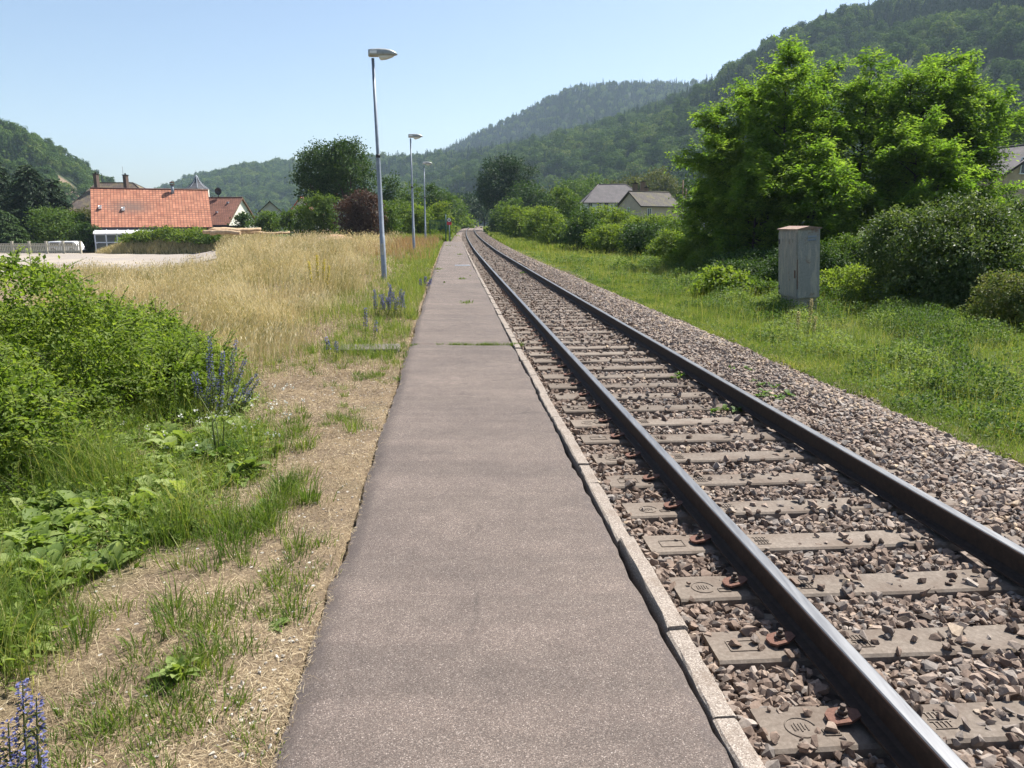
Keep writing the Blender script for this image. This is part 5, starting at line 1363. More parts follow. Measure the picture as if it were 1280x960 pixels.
# --- locust trees: feathery layered sprays
def locust(px, Y, w, h, seed, label, lean=0.0, low=.16):
    r = R(seed); x = at(px, 300, Y).x; z0 = gz(x, Y)
    root = tag(empty('locust_tree', (x, Y, z0)), label, 'locust tree', 'stand of locust trees behind the cabinet')
    T = Geo(); nst = 3; g = Geo(); P0 = []; D0 = []; Lg = []
    for s in range(nst):
        a = r.uniform(0, 2 * PI); b0 = np.array([math.cos(a) * .35, math.sin(a) * .35, -.2]); hs = h * (.97 if s == 0 else r.uniform(.62, .86)); kx = .06 if s == 0 else .26; top = np.array([math.cos(a) * w * kx + lean, math.sin(a) * w * kx, hs])
        t = np.linspace(0, 1, 9)[:, None]; mid = (b0 + top) / 2 + r.normal(0, .25, 3); p = (1 - t) ** 2 * b0 + 2 * t * (1 - t) * mid + t ** 2 * top
        T.tube(p, np.linspace(.085, .02, 9), 7, cap=False)
        nbr = 26
        for q in range(nbr):
            u = r.uniform(low, 1.0); k = min(8, int(u * 8)); f = u * 8 - k; o = p[k] * (1 - f) + p[min(8, k + 1)] * f
            az = r.uniform(0, 2 * PI); prof_ = (math.sin(PI * min(1, (u - low) / (1.02 - low)) ** .75) ** .6 + .12)
            ln = w * .44 * prof_ * (.92 if s == 0 else .92) * r.uniform(.6, 1.1); el = r.uniform(.05, .75) * (.5 + .7 * u)
            d = np.array([math.cos(az) * math.cos(el), math.sin(az) * math.cos(el), math.sin(el)]); tt = np.linspace(0, 1, 5)[:, None]
            bp = o + d * ln * tt + np.array([0, 0, -.16]) * ln * tt ** 2; T.tube(bp, np.linspace(.028, .007, 5), 5, cap=False)
            for e in range(int(4 + 4.2 * ln)):
                v = r.uniform(.25, 1.0); pt = o + d * ln * v + np.array([0, 0, -.16]) * ln * v * v
                az2 = az + r.normal(0, .9); el2 = r.normal(.25, .5); P0.append(pt); D0.append([math.cos(az2) * math.cos(el2), math.sin(az2) * math.cos(el2), math.sin(el2)]); Lg.append(r.uniform(.45, .95))
        for q in range(42):
            u = r.uniform(.70, 1.0); k = min(7, int(u * 8)); f = u * 8 - k; o = p[k] * (1 - f) + p[k + 1] * f + r.normal(0, .28 * (1.25 - u) * 2, 3); az = r.uniform(0, 2 * PI); el = r.uniform(.1, 1.1)
            P0.append(o); D0.append([math.cos(az) * math.cos(el), math.sin(az) * math.cos(el), math.sin(el)]); Lg.append(r.uniform(.35, .8))
    P0, D0, Lg = np.array(P0), np.array(D0), np.array(Lg); m = len(P0); K = 34
    u = np.linspace(.05, 1, K)[None, :, None]; pos = P0[:, None] + D0[:, None] * Lg[:, None, None] * u + np.array([0, 0, -.22]) * Lg[:, None, None] * u ** 2
    pos = pos.reshape(-1, 3) + r.normal(0, .085, (m * K, 3)); d = np.repeat(D0, K, 0); sd = unit(np.cross(d, [0, 0, 1.])); sg = np.tile(np.array([1, -1]), m * K // 2)[:, None]
    A = d * .55 + sd * sg * .9 + r.normal(0, .28, (m * K, 3)) + [0, 0, -.18]; Nn = np.tile([0, 0, 1.], (m * K, 1)) + r.normal(0, .38, (m * K, 3))
    tp = np.clip(np.repeat(r.normal(.42, .2, m), K) + np.tile(np.linspace(-.1, .28, K), m) + r.normal(0, .08, m * K), 0, 1)
    s = r.uniform(.75, 1.2, m * K)
    V, F = leaves(pos, A, Nn, .18 * s, .075 * s, .18); g.add(V, [F], 0, tp); NL[0] += m * K
    g.build('crown', M['leaf_locust'], root); T.build('trunk', M['bark_dark'], root)
lc = [(897, 41, 4.8, 196, 'small locust tree at the left edge of the stand, with low spreading sprays'), (925, 39, 6.0, 108, 'locust tree second from the left in the stand'), (972, 38, 6.4, 52, 'tallest locust tree of the stand, left of its middle'), (1018, 40, 6.0, 76, 'locust tree right behind the tallest one'), (1066, 38, 6.4, 57, 'locust tree with a double top in the middle of the stand'),
      (1112, 37, 6.0, 92, 'locust tree between the double top and the right hand tops'), (1158, 38, 4.8, 68, 'narrow topped locust tree in the right half of the stand'), (1190, 37, 4.4, 80, 'rightmost locust tree of the stand, with a broad airy top'), (1010, 35, 4.6, 180, 'lower locust tree in front of the stand behind the cabinet'), (940, 36, 4.6, 175, 'lower locust tree in front, left of the cabinet'), (1132, 34, 4.6, 150, 'lower locust tree in front, above the glossy bush')]
for i, (px, Y, w, yt, lab) in enumerate(lc):
    x = at(px, 300, Y).x; locust(px, Y, w, at(0, yt, Y).z - gz(x, Y), 601 + i, lab, low=.26 if yt < 140 else .15)
tree('ash_tree', 'grey green tree right of the locust stand before the hill', 1258, 84, 9.0, at(0, 140, 84).z, 'leaf_mid', 621, k=14)

# --- undergrowth by the locusts, brambles, right hand bushes
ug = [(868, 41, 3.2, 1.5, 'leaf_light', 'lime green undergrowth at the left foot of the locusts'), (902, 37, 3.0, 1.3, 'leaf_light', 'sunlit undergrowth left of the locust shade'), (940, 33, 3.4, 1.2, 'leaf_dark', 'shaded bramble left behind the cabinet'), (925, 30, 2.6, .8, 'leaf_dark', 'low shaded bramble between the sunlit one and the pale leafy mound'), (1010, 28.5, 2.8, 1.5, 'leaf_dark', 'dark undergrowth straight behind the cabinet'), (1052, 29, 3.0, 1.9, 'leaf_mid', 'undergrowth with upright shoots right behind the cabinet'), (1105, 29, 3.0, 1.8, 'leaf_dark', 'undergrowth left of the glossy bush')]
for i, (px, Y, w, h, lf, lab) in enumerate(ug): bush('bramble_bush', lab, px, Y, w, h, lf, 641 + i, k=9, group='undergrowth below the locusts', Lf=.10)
bush('bramble_mound', 'pale yellow green leafy mound left of the cabinet', 904, 24.0, 1.75, .95, 'leaf_light', 651, k=9, Lf=.12, W=.8, group='bramble mounds in the verge')
bush('bramble_mound', 'low bramble mound just right of the cabinet', 1068, 22.5, 2.2, .95, 'leaf_hedge', 652, k=10, Lf=.075, W=.75, group='bramble mounds in the verge')
bush('bramble_mound', 'low bramble mound in front of the glossy bush', 1130, 21.0, 1.6, .7, 'leaf_hedge', 653, k=8, Lf=.075, W=.75, group='bramble mounds in the verge')
bush('bramble_mound', 'flat bramble mound left behind the cabinet', 950, 25.0, 1.8, .6, 'leaf_mid', 654, k=8, Lf=.085, W=.75, group='bramble mounds in the verge')
bush('glossy_bush', 'big bush with small glossy leaves right of the cabinet', 1196, 20.5, 4.0, 2.75, 'leaf_gloss', 661, k=22, Lf=.10, cover=.85)
bush('glossy_bush', 'taller glossy bush cut by the right border', 1290, 22.5, 4.2, 2.75, 'leaf_gloss', 662, k=16, Lf=.10, cover=.85)
bush('rusty_bramble', 'bramble with rusty tinged leaves at the right border', 1276, 17.2, 1.9, 1.35, 'leaf_rust', 663, k=12, Lf=.06, W=.75)

# --- hedge on the left: arching shoots with small paired leaves
def hedge(label, x, y, w, d, h, seed, leafm='leaf_hedge', n_sh=620, Lf=.034, sprigs=()):
    r = R(seed); z0 = gz(x, y); root = tag(empty('hedge_bush', (x, y, z0)), label, 'hedge bush', 'overgrown hedge left of the platform')
    rad = np.array([w / 2, d / 2, h * .6]); c = np.array([0, 0, h - rad[2]])
    C, S = lobes_ellipsoid(r, c, rad, 14, .34, .52); a = r.uniform(0, 2 * PI, 7)
    C = np.r_[C, np.stack([np.cos(a) * rad[0] * .6, np.sin(a) * rad[1] * .6, np.full(7, h * .22)], -1)]; S = np.r_[S, np.tile([rad[0] * .38, rad[1] * .38, h * .26], (7, 1))]
    g = Geo(); T = Geo()
    leaf_crown(g, r, C, S * .9, Lf * 1.5, Lf * .9, .85, clump=.14, zmin=.02)
    area = (S ** 1.6).mean(1) ** (2 / 1.6); j = r.choice(len(C), n_sh, p=area / area.sum()); dd = unit(r.normal(0, 1, (n_sh, 3)) + [0, 0, .35]); o = C[j] + dd * S[j] * .9
    keep = np.ones(n_sh, bool)
    for c_, s_ in zip(C, S): keep &= (((o - c_) / s_) ** 2).sum(1) > .55
    o, dd = o[keep], dd[keep]; m = len(o); ax = unit(dd * .7 + r.normal(0, .45, (m, 3)) + [0, 0, .35]); ln = r.uniform(.16, .42, m)
    if len(sprigs):
        o = np.r_[o, [s[:3] for s in sprigs]]; ax = np.r_[ax, unit(np.array([s[3:6] for s in sprigs]))]; ln = np.r_[ln, [s[6] for s in sprigs]]; m = len(o)
    K = 26; u = np.linspace(.04, 1, K)[None, :, None]; pos = o[:, None] + ax[:, None] * ln[:, None, None] * u + np.array([0, 0, -.30]) * ln[:, None, None] * u ** 2
    for i in range(0, m): T.tube(pos[i, ::6], [.004, .003, .003, .002, .0015][:len(pos[i, ::6])], 3, cap=False)
    pos = pos.reshape(-1, 3); d = np.repeat(ax, K, 0); sd = unit(np.cross(d, [0, 0, 1.]) + 1e-3); sg = np.tile(np.array([1, -1]), m * K // 2)[:, None]; n = m * K
    A = d * .5 + sd * sg + r.normal(0, .25, (n, 3)); Nn = np.tile([0, 0, 1.], (n, 1)) + r.normal(0, .35, (n, 3)); s = np.tile(np.linspace(1.15, .6, K), m) * r.uniform(.8, 1.2, n)
    V, F = leaves(pos, A, Nn, Lf * 1.3 * s, Lf * .62 * s, .1); g.add(V, [F], 0, np.clip(np.repeat(r.normal(.42, .2, m), K) + np.tile(np.linspace(-.1, .3, K), m) + r.normal(0, .08, n), 0, 1)); NL[0] += n
    g.build('crown', M[leafm], root)
    for q in range(14):
        c_ = C[r.integers(0, len(C))]; b_ = np.array([r.normal(0, .12 * w), r.normal(0, .12 * w), -.1]); t = np.linspace(0, 1, 5)[:, None]; T.tube(b_ + (c_ - b_) * t, np.linspace(.016, .006, 5), 5, cap=False)
    T.build('stem', M['bark_dark'], root)
hedge('nearest and tallest hedge bush filling the left border', -4.95, 6.7, 2.9, 2.8, 1.52, 701, n_sh=1500, sprigs=[(.35, 1.0, 1.30, .75, .1, .9, .55), (.30, .9, 1.20, .95, 0, .75, .6), (-.3, .9, 1.3, .2, 0, 1, .45)])
hedge('middle hedge bush sloping down to the dry grass', -5.1, 8.9, 2.5, 2.6, 1.02, 702, n_sh=1250)
hedge('far low hedge bush meeting the tall straw coloured grass', -5.75, 11.2, 2.4, 2.2, .74, 703, n_sh=700)
hedge('leftmost hedge bush behind the tall one at the left border', -7.4, 9.8, 3.0, 3.6, 1.20, 704, n_sh=900)
hedge('low front hedge bush with a dark hollow at the left border', -3.75, 5.35, 1.5, 1.5, .75, 705, n_sh=560)
hedge('low leafy hedge skirt beside the blue flower spikes', -3.9, 8.2, 1.6, 2.0, .62, 706, n_sh=560)

# ------------------------------------------------------------------ grasses
r = R(900)
def place(X, Y): return np.stack([X, Y, ground_z(X, Y) - .01], -1)
# tall dry meadow
g = Geo(); n = 230000
Y = 8.5 * (78 / 8.5) ** r.uniform(0, 1, n); b = r.uniform(-.62, -.04, n); X = b * Y; s = X - track_x(Y)
edge = -3.3 - .035 * Y - 1.0 * sm(18, 8, Y) - .5 * lump(X, Y, 2.2, 911)
fade = sm(.3, -1.3, s - (edge + track_x(Y) * 0 - 1.0 + .7 * sm(40, 15, Y)))
inyard = (X / Y < -.38) & (Y > 47)
dens = fade * np.where(inyard, 0, 1) * np.clip(.62 + .75 * lump(X, Y, 2.6, 912), .10, 1)
k = (r.uniform(0, 1, n) < dens) & ~((b < -.40) & (Y < 12.5)); X, Y = X[k], Y[k]; n = len(X)
h = r.uniform(.38, .80, n) * np.clip(.85 + .42 * lump(X, Y, 2.2, 913), .42, 1.35) * (.72 + .28 * sm(-5.0, -8, X - track_x(Y)))
P = place(X, Y); w = np.maximum(.0032, Y * .00040) * r.uniform(.7, 1.3, n); az = r.normal(-.5, .9, n) + 2.2 * lump(X, Y, 1.8, 915); lean = r.uniform(.06, .5, n) + .35 * np.clip(lump(X, Y, 1.6, 916), 0, 1) * r.uniform(.3, 1, n)
V, q, t = blades(P, h, w, lean, r, az)
greeny = np.clip(.30 + .75 * lump(X, Y, 3.0, 914), 0, 1) * .7; tint = np.clip(r.normal(.60, .2, n) + .22 * lump(X, Y, 1.7, 917) - (r.uniform(0, 1, n) < greeny * .55) * .48, 0, 1)
g.add(V, [q], 0, tint); g.F.append((t.astype(np.int32) + g.n - len(V), 0, tint.astype(np.float32), False))
# seed heads
k = r.uniform(0, 1, n) < .45; tips = V.reshape(n, 5, 3)[k, 4]; nk = k.sum(); A = np.c_[np.cos(az[k]) * lean[k], np.sin(az[k]) * lean[k], np.ones(nk) * .6]
Vh, F = leaves(tips - A * .05, A, r.normal(0, 1, (nk, 3)), np.maximum(.07, Y[k] * .0022) * r.uniform(.7, 1.5, nk), np.maximum(.012, Y[k] * .0008), .05)
g.add(Vh, [F], 0, np.clip(tint[k] + .15, 0, 1)); o = g.build('dry_meadow_grass', M['straw']); tag(o, kind='stuff')
# reddish grass near the far lamps
g = Geo(); n = 7000; Y = r.uniform(34, 72, n); s = r.uniform(-8.5, -3.3, n); X = track_x(Y) + s; kk = r.uniform(0, 1, n) < np.clip(.35 + .6 * lump(X, Y, 4, 921), 0, 1); X, Y = X[kk], Y[kk]; n = len(X)
V, q, t = blades(place(X, Y), r.uniform(.3, .75, n), Y * .00045, r.uniform(.05, .4, n), r); ti = r.uniform(0, 1, n); g.add(V, [q], 0, ti); g.F.append((t.astype(np.int32), 0, ti.astype(np.float32), False))
tag(g.build('reddish_grass', M['straw_red']), kind='stuff')

g = Geo(); n = 26000; i = r.integers(0, MOUND[0].shape[0] - 1, n); j = r.integers(0, MOUND[0].shape[1] - 1, n); u, v = r.uniform(0, 1, (2, n))
Pm = np.stack([q[i, j] * (1 - u) * (1 - v) + q[i + 1, j] * u * (1 - v) + q[i, j + 1] * (1 - u) * v + q[i + 1, j + 1] * u * v for q in MOUND], -1)
V, q, t = blades(Pm, r.uniform(.25, .7, n), .035, r.uniform(.1, .5, n), r); ti = np.clip(r.normal(.5, .22, n), 0, 1); g.add(V, [q], 0, ti); g.F.append((t.astype(np.int32), 0, ti.astype(np.float32), False)); tag(g.build('mound_grass', M['straw']), kind='stuff')
# short dry grass and straw litter on the strip left of the platform
g = Geo(); n = 60000; Y = 2.1 * (32 / 2.1) ** r.uniform(0, 1, n); s = S_EDGE - r.uniform(-.02, 3.8, n) ** 1.0; X = track_x(Y) + s
kk = r.uniform(0, 1, n) < np.clip(.55 + .5 * lump(X, Y, .9, 931), .12, 1); X, Y = X[kk], Y[kk]; n = len(X)
V, q, t = blades(place(X, Y) + [0, 0, .008], r.uniform(.02, .075, n) * (1 + Y * .03), np.maximum(.0018, Y * .0004), r.uniform(.8, 1.6, n), r); ti = np.clip(r.normal(.6, .25, n), 0, 1); g.add(V, [q], 0, ti); g.F.append((t.astype(np.int32), 0, ti.astype(np.float32), False))
# flat litter
n = 90000; Y = 2.1 * (16 / 2.1) ** r.uniform(0, 1, n); s = S_EDGE - r.uniform(-.03, 2.8, n); X = track_x(Y) + s; a = r.uniform(0, 2 * PI, n)
Vl, F = leaves(place(X, Y) + [0, 0, .016], np.c_[np.cos(a), np.sin(a), r.normal(0, .15, n)], r.normal(0, .25, (n, 3)) + [0, 0, 1], r.uniform(.012, .08, n), np.maximum(.0018, Y * .00045), .05); g.add(Vl, [F], 0, np.clip(r.normal(.5, .28, n) + .18 * lump(X, Y, .8, 933), 0, 1))
tag(g.build('dry_straw', M['thatch']), kind='stuff')

# green grass tufts
def tufts(g, T, per, hh, ww, rng, spread):
    T = np.asarray(T); m = len(T); P = np.repeat(T, per, 0); n = len(P); off = rng.normal(0, 1, (n, 2)) * np.repeat(np.broadcast_to(spread, m), per)[:, None]
    X, Y = P[:, 0] + off[:, 0], P[:, 1] + off[:, 1]; H = np.repeat(np.broadcast_to(hh, m), per) * rng.uniform(.4, 1.15, n)
    az = np.arctan2(off[:, 1], off[:, 0]) + rng.normal(0, .6, n)
    V, q, t = blades(place(X, Y), H, np.maximum(ww, Y * .00042) * rng.uniform(.7, 1.4, n), rng.uniform(.15, .9, n), rng, az); ti = np.clip(np.repeat(rng.normal(.4, .16, m), per) + rng.normal(0, .14, n), 0, 1)
    b = g.n; g.add(V, [q], 0, ti); g.F.append((t.astype(np.int32) + b, 0, ti.astype(np.float32), False))
g = Geo()
m = 480; Y = 2.2 * (34 / 2.2) ** r.uniform(0, 1, m); s = S_EDGE - .02 - r.uniform(0, 1, m) ** 1.3 * np.where(Y < 8, 2.6, 3.4); X = track_x(Y) + s; kk = r.uniform(0, 1, m) < np.clip(.26 + .6 * lump(X, Y, 1.0, 941), .04, 1)
tufts(g, np.stack([X, Y], -1)[kk], 46, r.uniform(.03, .10, kk.sum()), .0045, r, r.uniform(.015, .055, kk.sum()))
# patches seen in particular places
for px, py, cnt, hh, sp in ((215, 835, 26, .12, .16), (250, 800, 14, .11, .12), (170, 855, 12, .09, .10), (340, 760, 12, .10, .10), (365, 705, 10, .09, .09), (330, 625, 12, .10, .10), (240, 945, 14, .09, .10), (120, 920, 8, .09, .08), (375, 600, 10, .10, .1), (375, 525, 16, .12, .14), (480, 470, 14, .1, .14), (275, 560, 30, .22, .35), (270, 650, 40, .26, .28), (240, 690, 30, .18, .28), (430, 520, 12, .10, .12), (445, 440, 22, .16, .25), (490, 442, 26, .16, .22), (420, 432, 18, .18, .3), (395, 450, 14, .12, .25), (470, 415, 18, .18, .3), (500, 400, 22, .2, .35), (525, 352, 22, .22, .5), (540, 320, 22, .22, .7)):
    cnt = int(cnt * .6) + 2; gp = at(px, py, 10); dx, dy, dz = gp.x, gp.y, gp.z - CAMH; tt = CAMH / -dz * 1.0; cx, cy = dx * tt, dy * tt
    c = np.c_[cx + r.normal(0, sp, cnt), cy + r.normal(0, sp * 1.6, cnt)]; c = c[c[:, 0] < track_x(c[:, 1]) + S_EDGE + .01]
    tufts(g, c, 54, hh * r.uniform(.5, 1.0, len(c)), .0046, r, .04)
# grass in the platform joint and along its edges
xs = np.r_[r.normal(-.75, .10, 16), r.normal(-.35, .12, 22), r.normal(.0, .09, 12), r.uniform(-1.5, .15, 10)]; Yj = np.full(len(xs), 11.2) + r.normal(0, .015, len(xs)); xs = xs[(xs > -1.5) & (xs < .17)]; Yj = Yj[:len(xs)]
P = np.repeat(np.stack([xs, Yj, plat_z(Yj) - .02], -1), 16, 0) + r.normal(0, 1, (len(xs) * 16, 3)) * [.035, .012, 0]; V, q, t = blades(P, r.uniform(.03, .085, len(P)), .005, r.uniform(.3, 1.1, len(P)), r); ti = np.clip(r.normal(.35, .15, len(P)), 0, 1); b_ = g.n; g.add(V, [q], 0, ti); g.F.append((t.astype(np.int32) + b_, 0, ti.astype(np.float32), False))
for px, py in ((575, 322), (583, 381), (548, 340), (545, 310), (578, 352)):
    gp = at(px, py, 10); tt = -CAMH / (gp.z - CAMH); cx, cy = gp.x * tt, gp.y * tt; P = np.repeat([[cx, cy, float(plat_z(cy))]], 60, 0) + r.normal(0, 1, (60, 3)) * [.07, .12, 0]; V, q, t = blades(P, r.uniform(.03, .09, 60), .012, r.uniform(.3, 1, 60), r); ti = r.uniform(.2, .6, 60); b_ = g.n; g.add(V, [q], 0, ti); g.F.append((t.astype(np.int32) + b_, 0, ti.astype(np.float32), False))
# green understory among hedge and meadow
n = 90000; Y = 2.4 * (16 / 2.4) ** r.uniform(0, 1, n); X = -r.uniform(.27, .80, n) * Y * np.where(Y > 6, .95, 1) ; gm = green_mask(X, Y); kk = r.uniform(0, 1, n) < gm * np.clip(.55 + .7 * lump(X, Y, .8, 948), .12, 1); X, Y = X[kk], Y[kk]; n = len(X)
V, q, t = blades(place(X, Y), r.uniform(.08, .40, n) * np.clip(.75 + .65 * lump(X, Y, .9, 945), .3, 1.7), np.maximum(.0040, Y * .0006), r.uniform(.1, .8, n), r); ti = np.clip(r.normal(.50, .22, n) + .25 * lump(X, Y, .7, 947) + (r.uniform(0, 1, n) < .14) * .5, 0, 1); b_ = g.n; g.add(V, [q], 0, ti); g.F.append((t.astype(np.int32) + b_, 0, ti.astype(np.float32), False))
# green growth beyond the path among the meadow
n = 70000; Y = 9 * (66 / 9) ** r.uniform(0, 1, n); s = S_EDGE - .05 - r.exponential(2.3, n); X = track_x(Y) + s; kk = r.uniform(0, 1, n) < np.clip(.22 + .5 * lump(X, Y, 1.3, 951) + .3 * lump(X, Y, 3.4, 952) + .5 * np.exp(-((s + 3.6) / .8) ** 2) * sm(12, 20, Y), .03, .95); X, Y = X[kk], Y[kk]; n = len(X)
V, q, t = blades(place(X, Y), r.uniform(.06, .30, n), np.maximum(.003, Y * .00045), r.uniform(.1, .8, n), r); ti = np.clip(r.normal(.62, .24, n), 0, 1); b_ = g.n; g.add(V, [q], 0, ti); g.F.append((t.astype(np.int32) + b_, 0, ti.astype(np.float32), False))
tag(g.build('green_grass', M['grass']), kind='stuff')

# right verge grass
g = Geo(); n = 190000; Y = 4.2 * (85 / 4.2) ** r.uniform(0, 1, n); wd = np.interp(Y, [4, 20, 60, 90], [9, 12, 14, 8]); s = S_BAL - .10 + r.uniform(0, 1, n) ** 1.15 * wd + .18 * lump(np.zeros(n), Y, 2.0, 961) * (r.uniform(0, 1, n)); X = track_x(Y) + s
kk = (X / Y < .78); X, Y, s = X[kk], Y[kk], s[kk]; n = len(X)
h = r.uniform(.05, .20, n) * np.interp(s - S_BAL, [0, .6, 2, 5], [.45, .75, 1.0, 1.25]) * np.clip(.9 + .35 * lump(X, Y, 2.0, 962), .45, 1.5)
V, q, t = blades(place(X, Y), h, np.maximum(.0035, Y * .00046), r.uniform(.15, .8, n), r)
dry = np.clip(.38 * lump(X, Y, 1.5, 963) + .20 * sm(26, 40, Y), 0, .6); ti = np.clip(r.normal(.42, .17, n) + dry * .8 + (r.uniform(0, 1, n) < .10) * .35, 0, 1); g.add(V, [q], 0, ti); g.F.append((t.astype(np.int32), 0, ti.astype(np.float32), False))
n = 60000; Y = 4.2 * (30 / 4.2) ** r.uniform(0, 1, n); s = S_BAL - .05 + r.uniform(0, 1, n) ** 1.4 * 2.2 + .15 * lump(np.zeros(n), Y, .8, 966); X = track_x(Y) + s; kk = (s > S_BAL - .16); X, Y = X[kk], Y[kk]; n = len(X)
V, q, t = blades(place(X, Y), r.uniform(.03, .13, n), np.maximum(.004, Y * .0006), r.uniform(.2, 1.1, n), r); ti = np.clip(r.normal(.5, .22, n) + .2 * lump(X, Y, .9, 967), 0, 1); b_ = g.n; g.add(V, [q], 0, ti); g.F.append((t.astype(np.int32) + b_, 0, ti.astype(np.float32), False))
# taller flowering stalks
n = 16000; Y = 5 * (80 / 5) ** r.uniform(0, 1, n); s = S_BAL + .4 + r.uniform(0, 1, n) * 10; X = track_x(Y) + s; kk = X / Y < .78; X, Y = X[kk], Y[kk]; n = len(X)
V, q, t = blades(place(X, Y), r.uniform(.3, .6, n), np.maximum(.003, Y * .00035), r.uniform(.05, .4, n), r); ti = np.clip(r.normal(.75, .15, n), 0, 1); b_ = g.n; g.add(V, [q], 0, ti); g.F.append((t.astype(np.int32) + b_, 0, ti.astype(np.float32), False))
# far strip along the rails on both sides
n = 44000; Y = 66 * (230 / 66) ** r.uniform(0, 1, n); s = np.where(r.uniform(0, 1, n) < .5, S_BAL + r.uniform(0, 6, n), -2.75 - r.uniform(0, 5, n)); Y = np.where(s < 0, np.maximum(Y, 68.3), Y); X = track_x(Y) + s; P = place(X, Y); V, q, t = blades(P, r.uniform(.2, .6, n), Y * .0007, r.uniform(.1, .5, n), r); ti = np.clip(r.normal(.6, .2, n), 0, 1); b_ = g.n; g.add(V, [q], 0, ti); g.F.append((t.astype(np.int32) + b_, 0, ti.astype(np.float32), False))
tag(g.build('verge_grass', M['verge']), kind='stuff')
# leafy ground cover of the verge
g = Geo(); n = 110000; Y = 4.6 * (60 / 4.6) ** r.uniform(0, 1, n); s = S_BAL + .05 + r.uniform(0, 1, n) * 10; X = track_x(Y) + s; cl = lump(X, Y, 1.7, 971); kk = (X / Y < .78) & (r.uniform(0, 1, n) < np.clip(.1 + .75 * cl + .15 * sm(0, 5, s - 3), .02, 1)); X, Y = X[kk], Y[kk]; cl = cl[kk]; n = len(X)
P = place(X, Y); P[:, 2] += r.uniform(.03, .22, n) * np.clip(.6 + cl * .5, .3, 1.2); A = r.normal(0, 1, (n, 3)) * [1, 1, .35]; L = np.maximum(.045, Y * .0022) * r.uniform(.6, 1.3, n)
V, F = leaves(P, A, r.normal(0, .4, (n, 3)) + [0, 0, 1], L, L * .75, .2); g.add(V, [F], 0, np.clip(.4 + .2 * cl + r.normal(0, .18, n), 0, 1)); 
m = 420; Yc = 5 * (48 / 5) ** r.uniform(0, 1, m); sc2 = S_BAL + .25 + r.uniform(0, 1, m) ** .8 * 8.5; Xc = track_x(Yc) + sc2; kk = Xc / Yc < .76; Xc, Yc = Xc[kk], Yc[kk]; m = len(Xc)
Rc = r.uniform(.15, .65, m) * np.interp(Xc - track_x(Yc) - S_BAL, [0, 3], [.55, 1.1]); Hc = np.minimum(.5, Rc * r.uniform(.5, 1.1, m)); per = np.clip(520 * Rc ** 2 / np.maximum(.05, Yc * .0024) ** 2 * .016, 60, 1400).astype(int); ii = np.repeat(np.arange(m), per); n = len(ii)
d = unit(r.normal(0, 1, (n, 3)) * [1, 1, .8]); d[:, 2] = np.abs(d[:, 2]); rad = r.uniform(.7, 1.08, n)[:, None]
P = np.stack([Xc[ii], Yc[ii], ground_z(Xc, Yc)[ii]], -1) + d * rad * np.stack([Rc[ii], Rc[ii], Hc[ii]], -1); L = np.maximum(.045, Yc[ii] * .0024) * r.uniform(.7, 1.3, n)
V, F = leaves(P, d + r.normal(0, .6, (n, 3)), r.normal(0, .4, (n, 3)) + [0, 0, .8] + d * .4, L, L * .7, .2); ti = np.clip(np.repeat(r.normal(.45, .25, m), per) + r.normal(0, .15, n), 0, 1); g.add(V, [F], 0, ti)
tag(g.build('ground_cover', M['cover']), kind='stuff')
# yellow speckles of flowers in the verge
g = Geo(); n = 700; Y = 5 * (60 / 5) ** r.uniform(0, 1, n); s = S_BAL + .2 + r.uniform(0, 1, n) * 7; X = track_x(Y) + s; P = place(X, Y); P[:, 2] += r.uniform(.15, .3, n); L = np.maximum(.018, Y * .0011)
V, F = leaves(P, r.normal(0, 1, (n, 3)) * [1, 1, .2], np.tile([0, 0, 1.], (n, 1)) + r.normal(0, .3, (n, 3)), L, L, .1); g.add(V, [F], 0, r.uniform(0, 1, n)); tag(g.build('yellow_flowers', M['yellow']), kind='stuff')

# broad leaved weeds below the hedge, left foreground
def rosette(g, r, x, y, L, n, z=None, up=(.25, 1.1), W=.38):
    z = gz(x, y) if z is None else z; a = r.uniform(0, 2 * PI, n); el = r.uniform(*up, n); d = np.stack([np.cos(a) * np.cos(el), np.sin(a) * np.cos(el), np.sin(el)], -1); sd = np.stack([-np.sin(a), np.cos(a), np.zeros(n)], -1); nn = np.cross(d, sd) * -1; nn = np.where(nn[:, 2:3] < 0, -nn, nn)
    l = L * r.uniform(.55, 1.1, n); K = 6; us = np.array([0, .18, .42, .68, .88, 1.0]); ws = np.array([.10, .55, 1.0, .85, .45, .02])
    V = np.empty((n, K, 3, 3)); b0 = np.array([x, y, z]) + r.normal(0, .012, (n, 3)) * [1, 1, 0]
    for i, (u, w) in enumerate(zip(us, ws)):
        c = b0 + d * (l * u)[:, None] + np.array([0, 0, -1]) * (l * .38 * u ** 2.2)[:, None]; wv = (l * W * .5 * w)[:, None] * (1 + r.normal(0, .06, (n, 1)))
        V[:, i, 0] = c - sd * wv + nn * wv * .35; V[:, i, 1] = c; V[:, i, 2] = c + sd * wv + nn * wv * .35
    q = []
    for i in range(K - 1):
        for j in range(2): q.append([i * 3 + j, i * 3 + j + 1, (i + 1) * 3 + j + 1, (i + 1) * 3 + j])
    F = (np.array(q)[None] + (np.arange(n) * K * 3)[:, None, None]).reshape(-1, 4); g.add(V.reshape(-1, 3), [F], 0, np.repeat(np.clip(r.normal(.45, .2, n) + r.normal(0, .18), 0, 1), len(q)), True)
g = Geo(); rr2 = R(980); m = 0
while m < 340:
    y = 2.5 * (9 / 2.5) ** rr2.uniform(); x = -rr2.uniform(.30, .74) * y
    if green_mask(np.array([x]), np.array([y]))[0] < rr2.uniform(.25, 1): continue
    rosette(g, rr2, x, y, rr2.uniform(.12, .30), rr2.integers(8, 14), None, (.35, 1.25)); m += 1
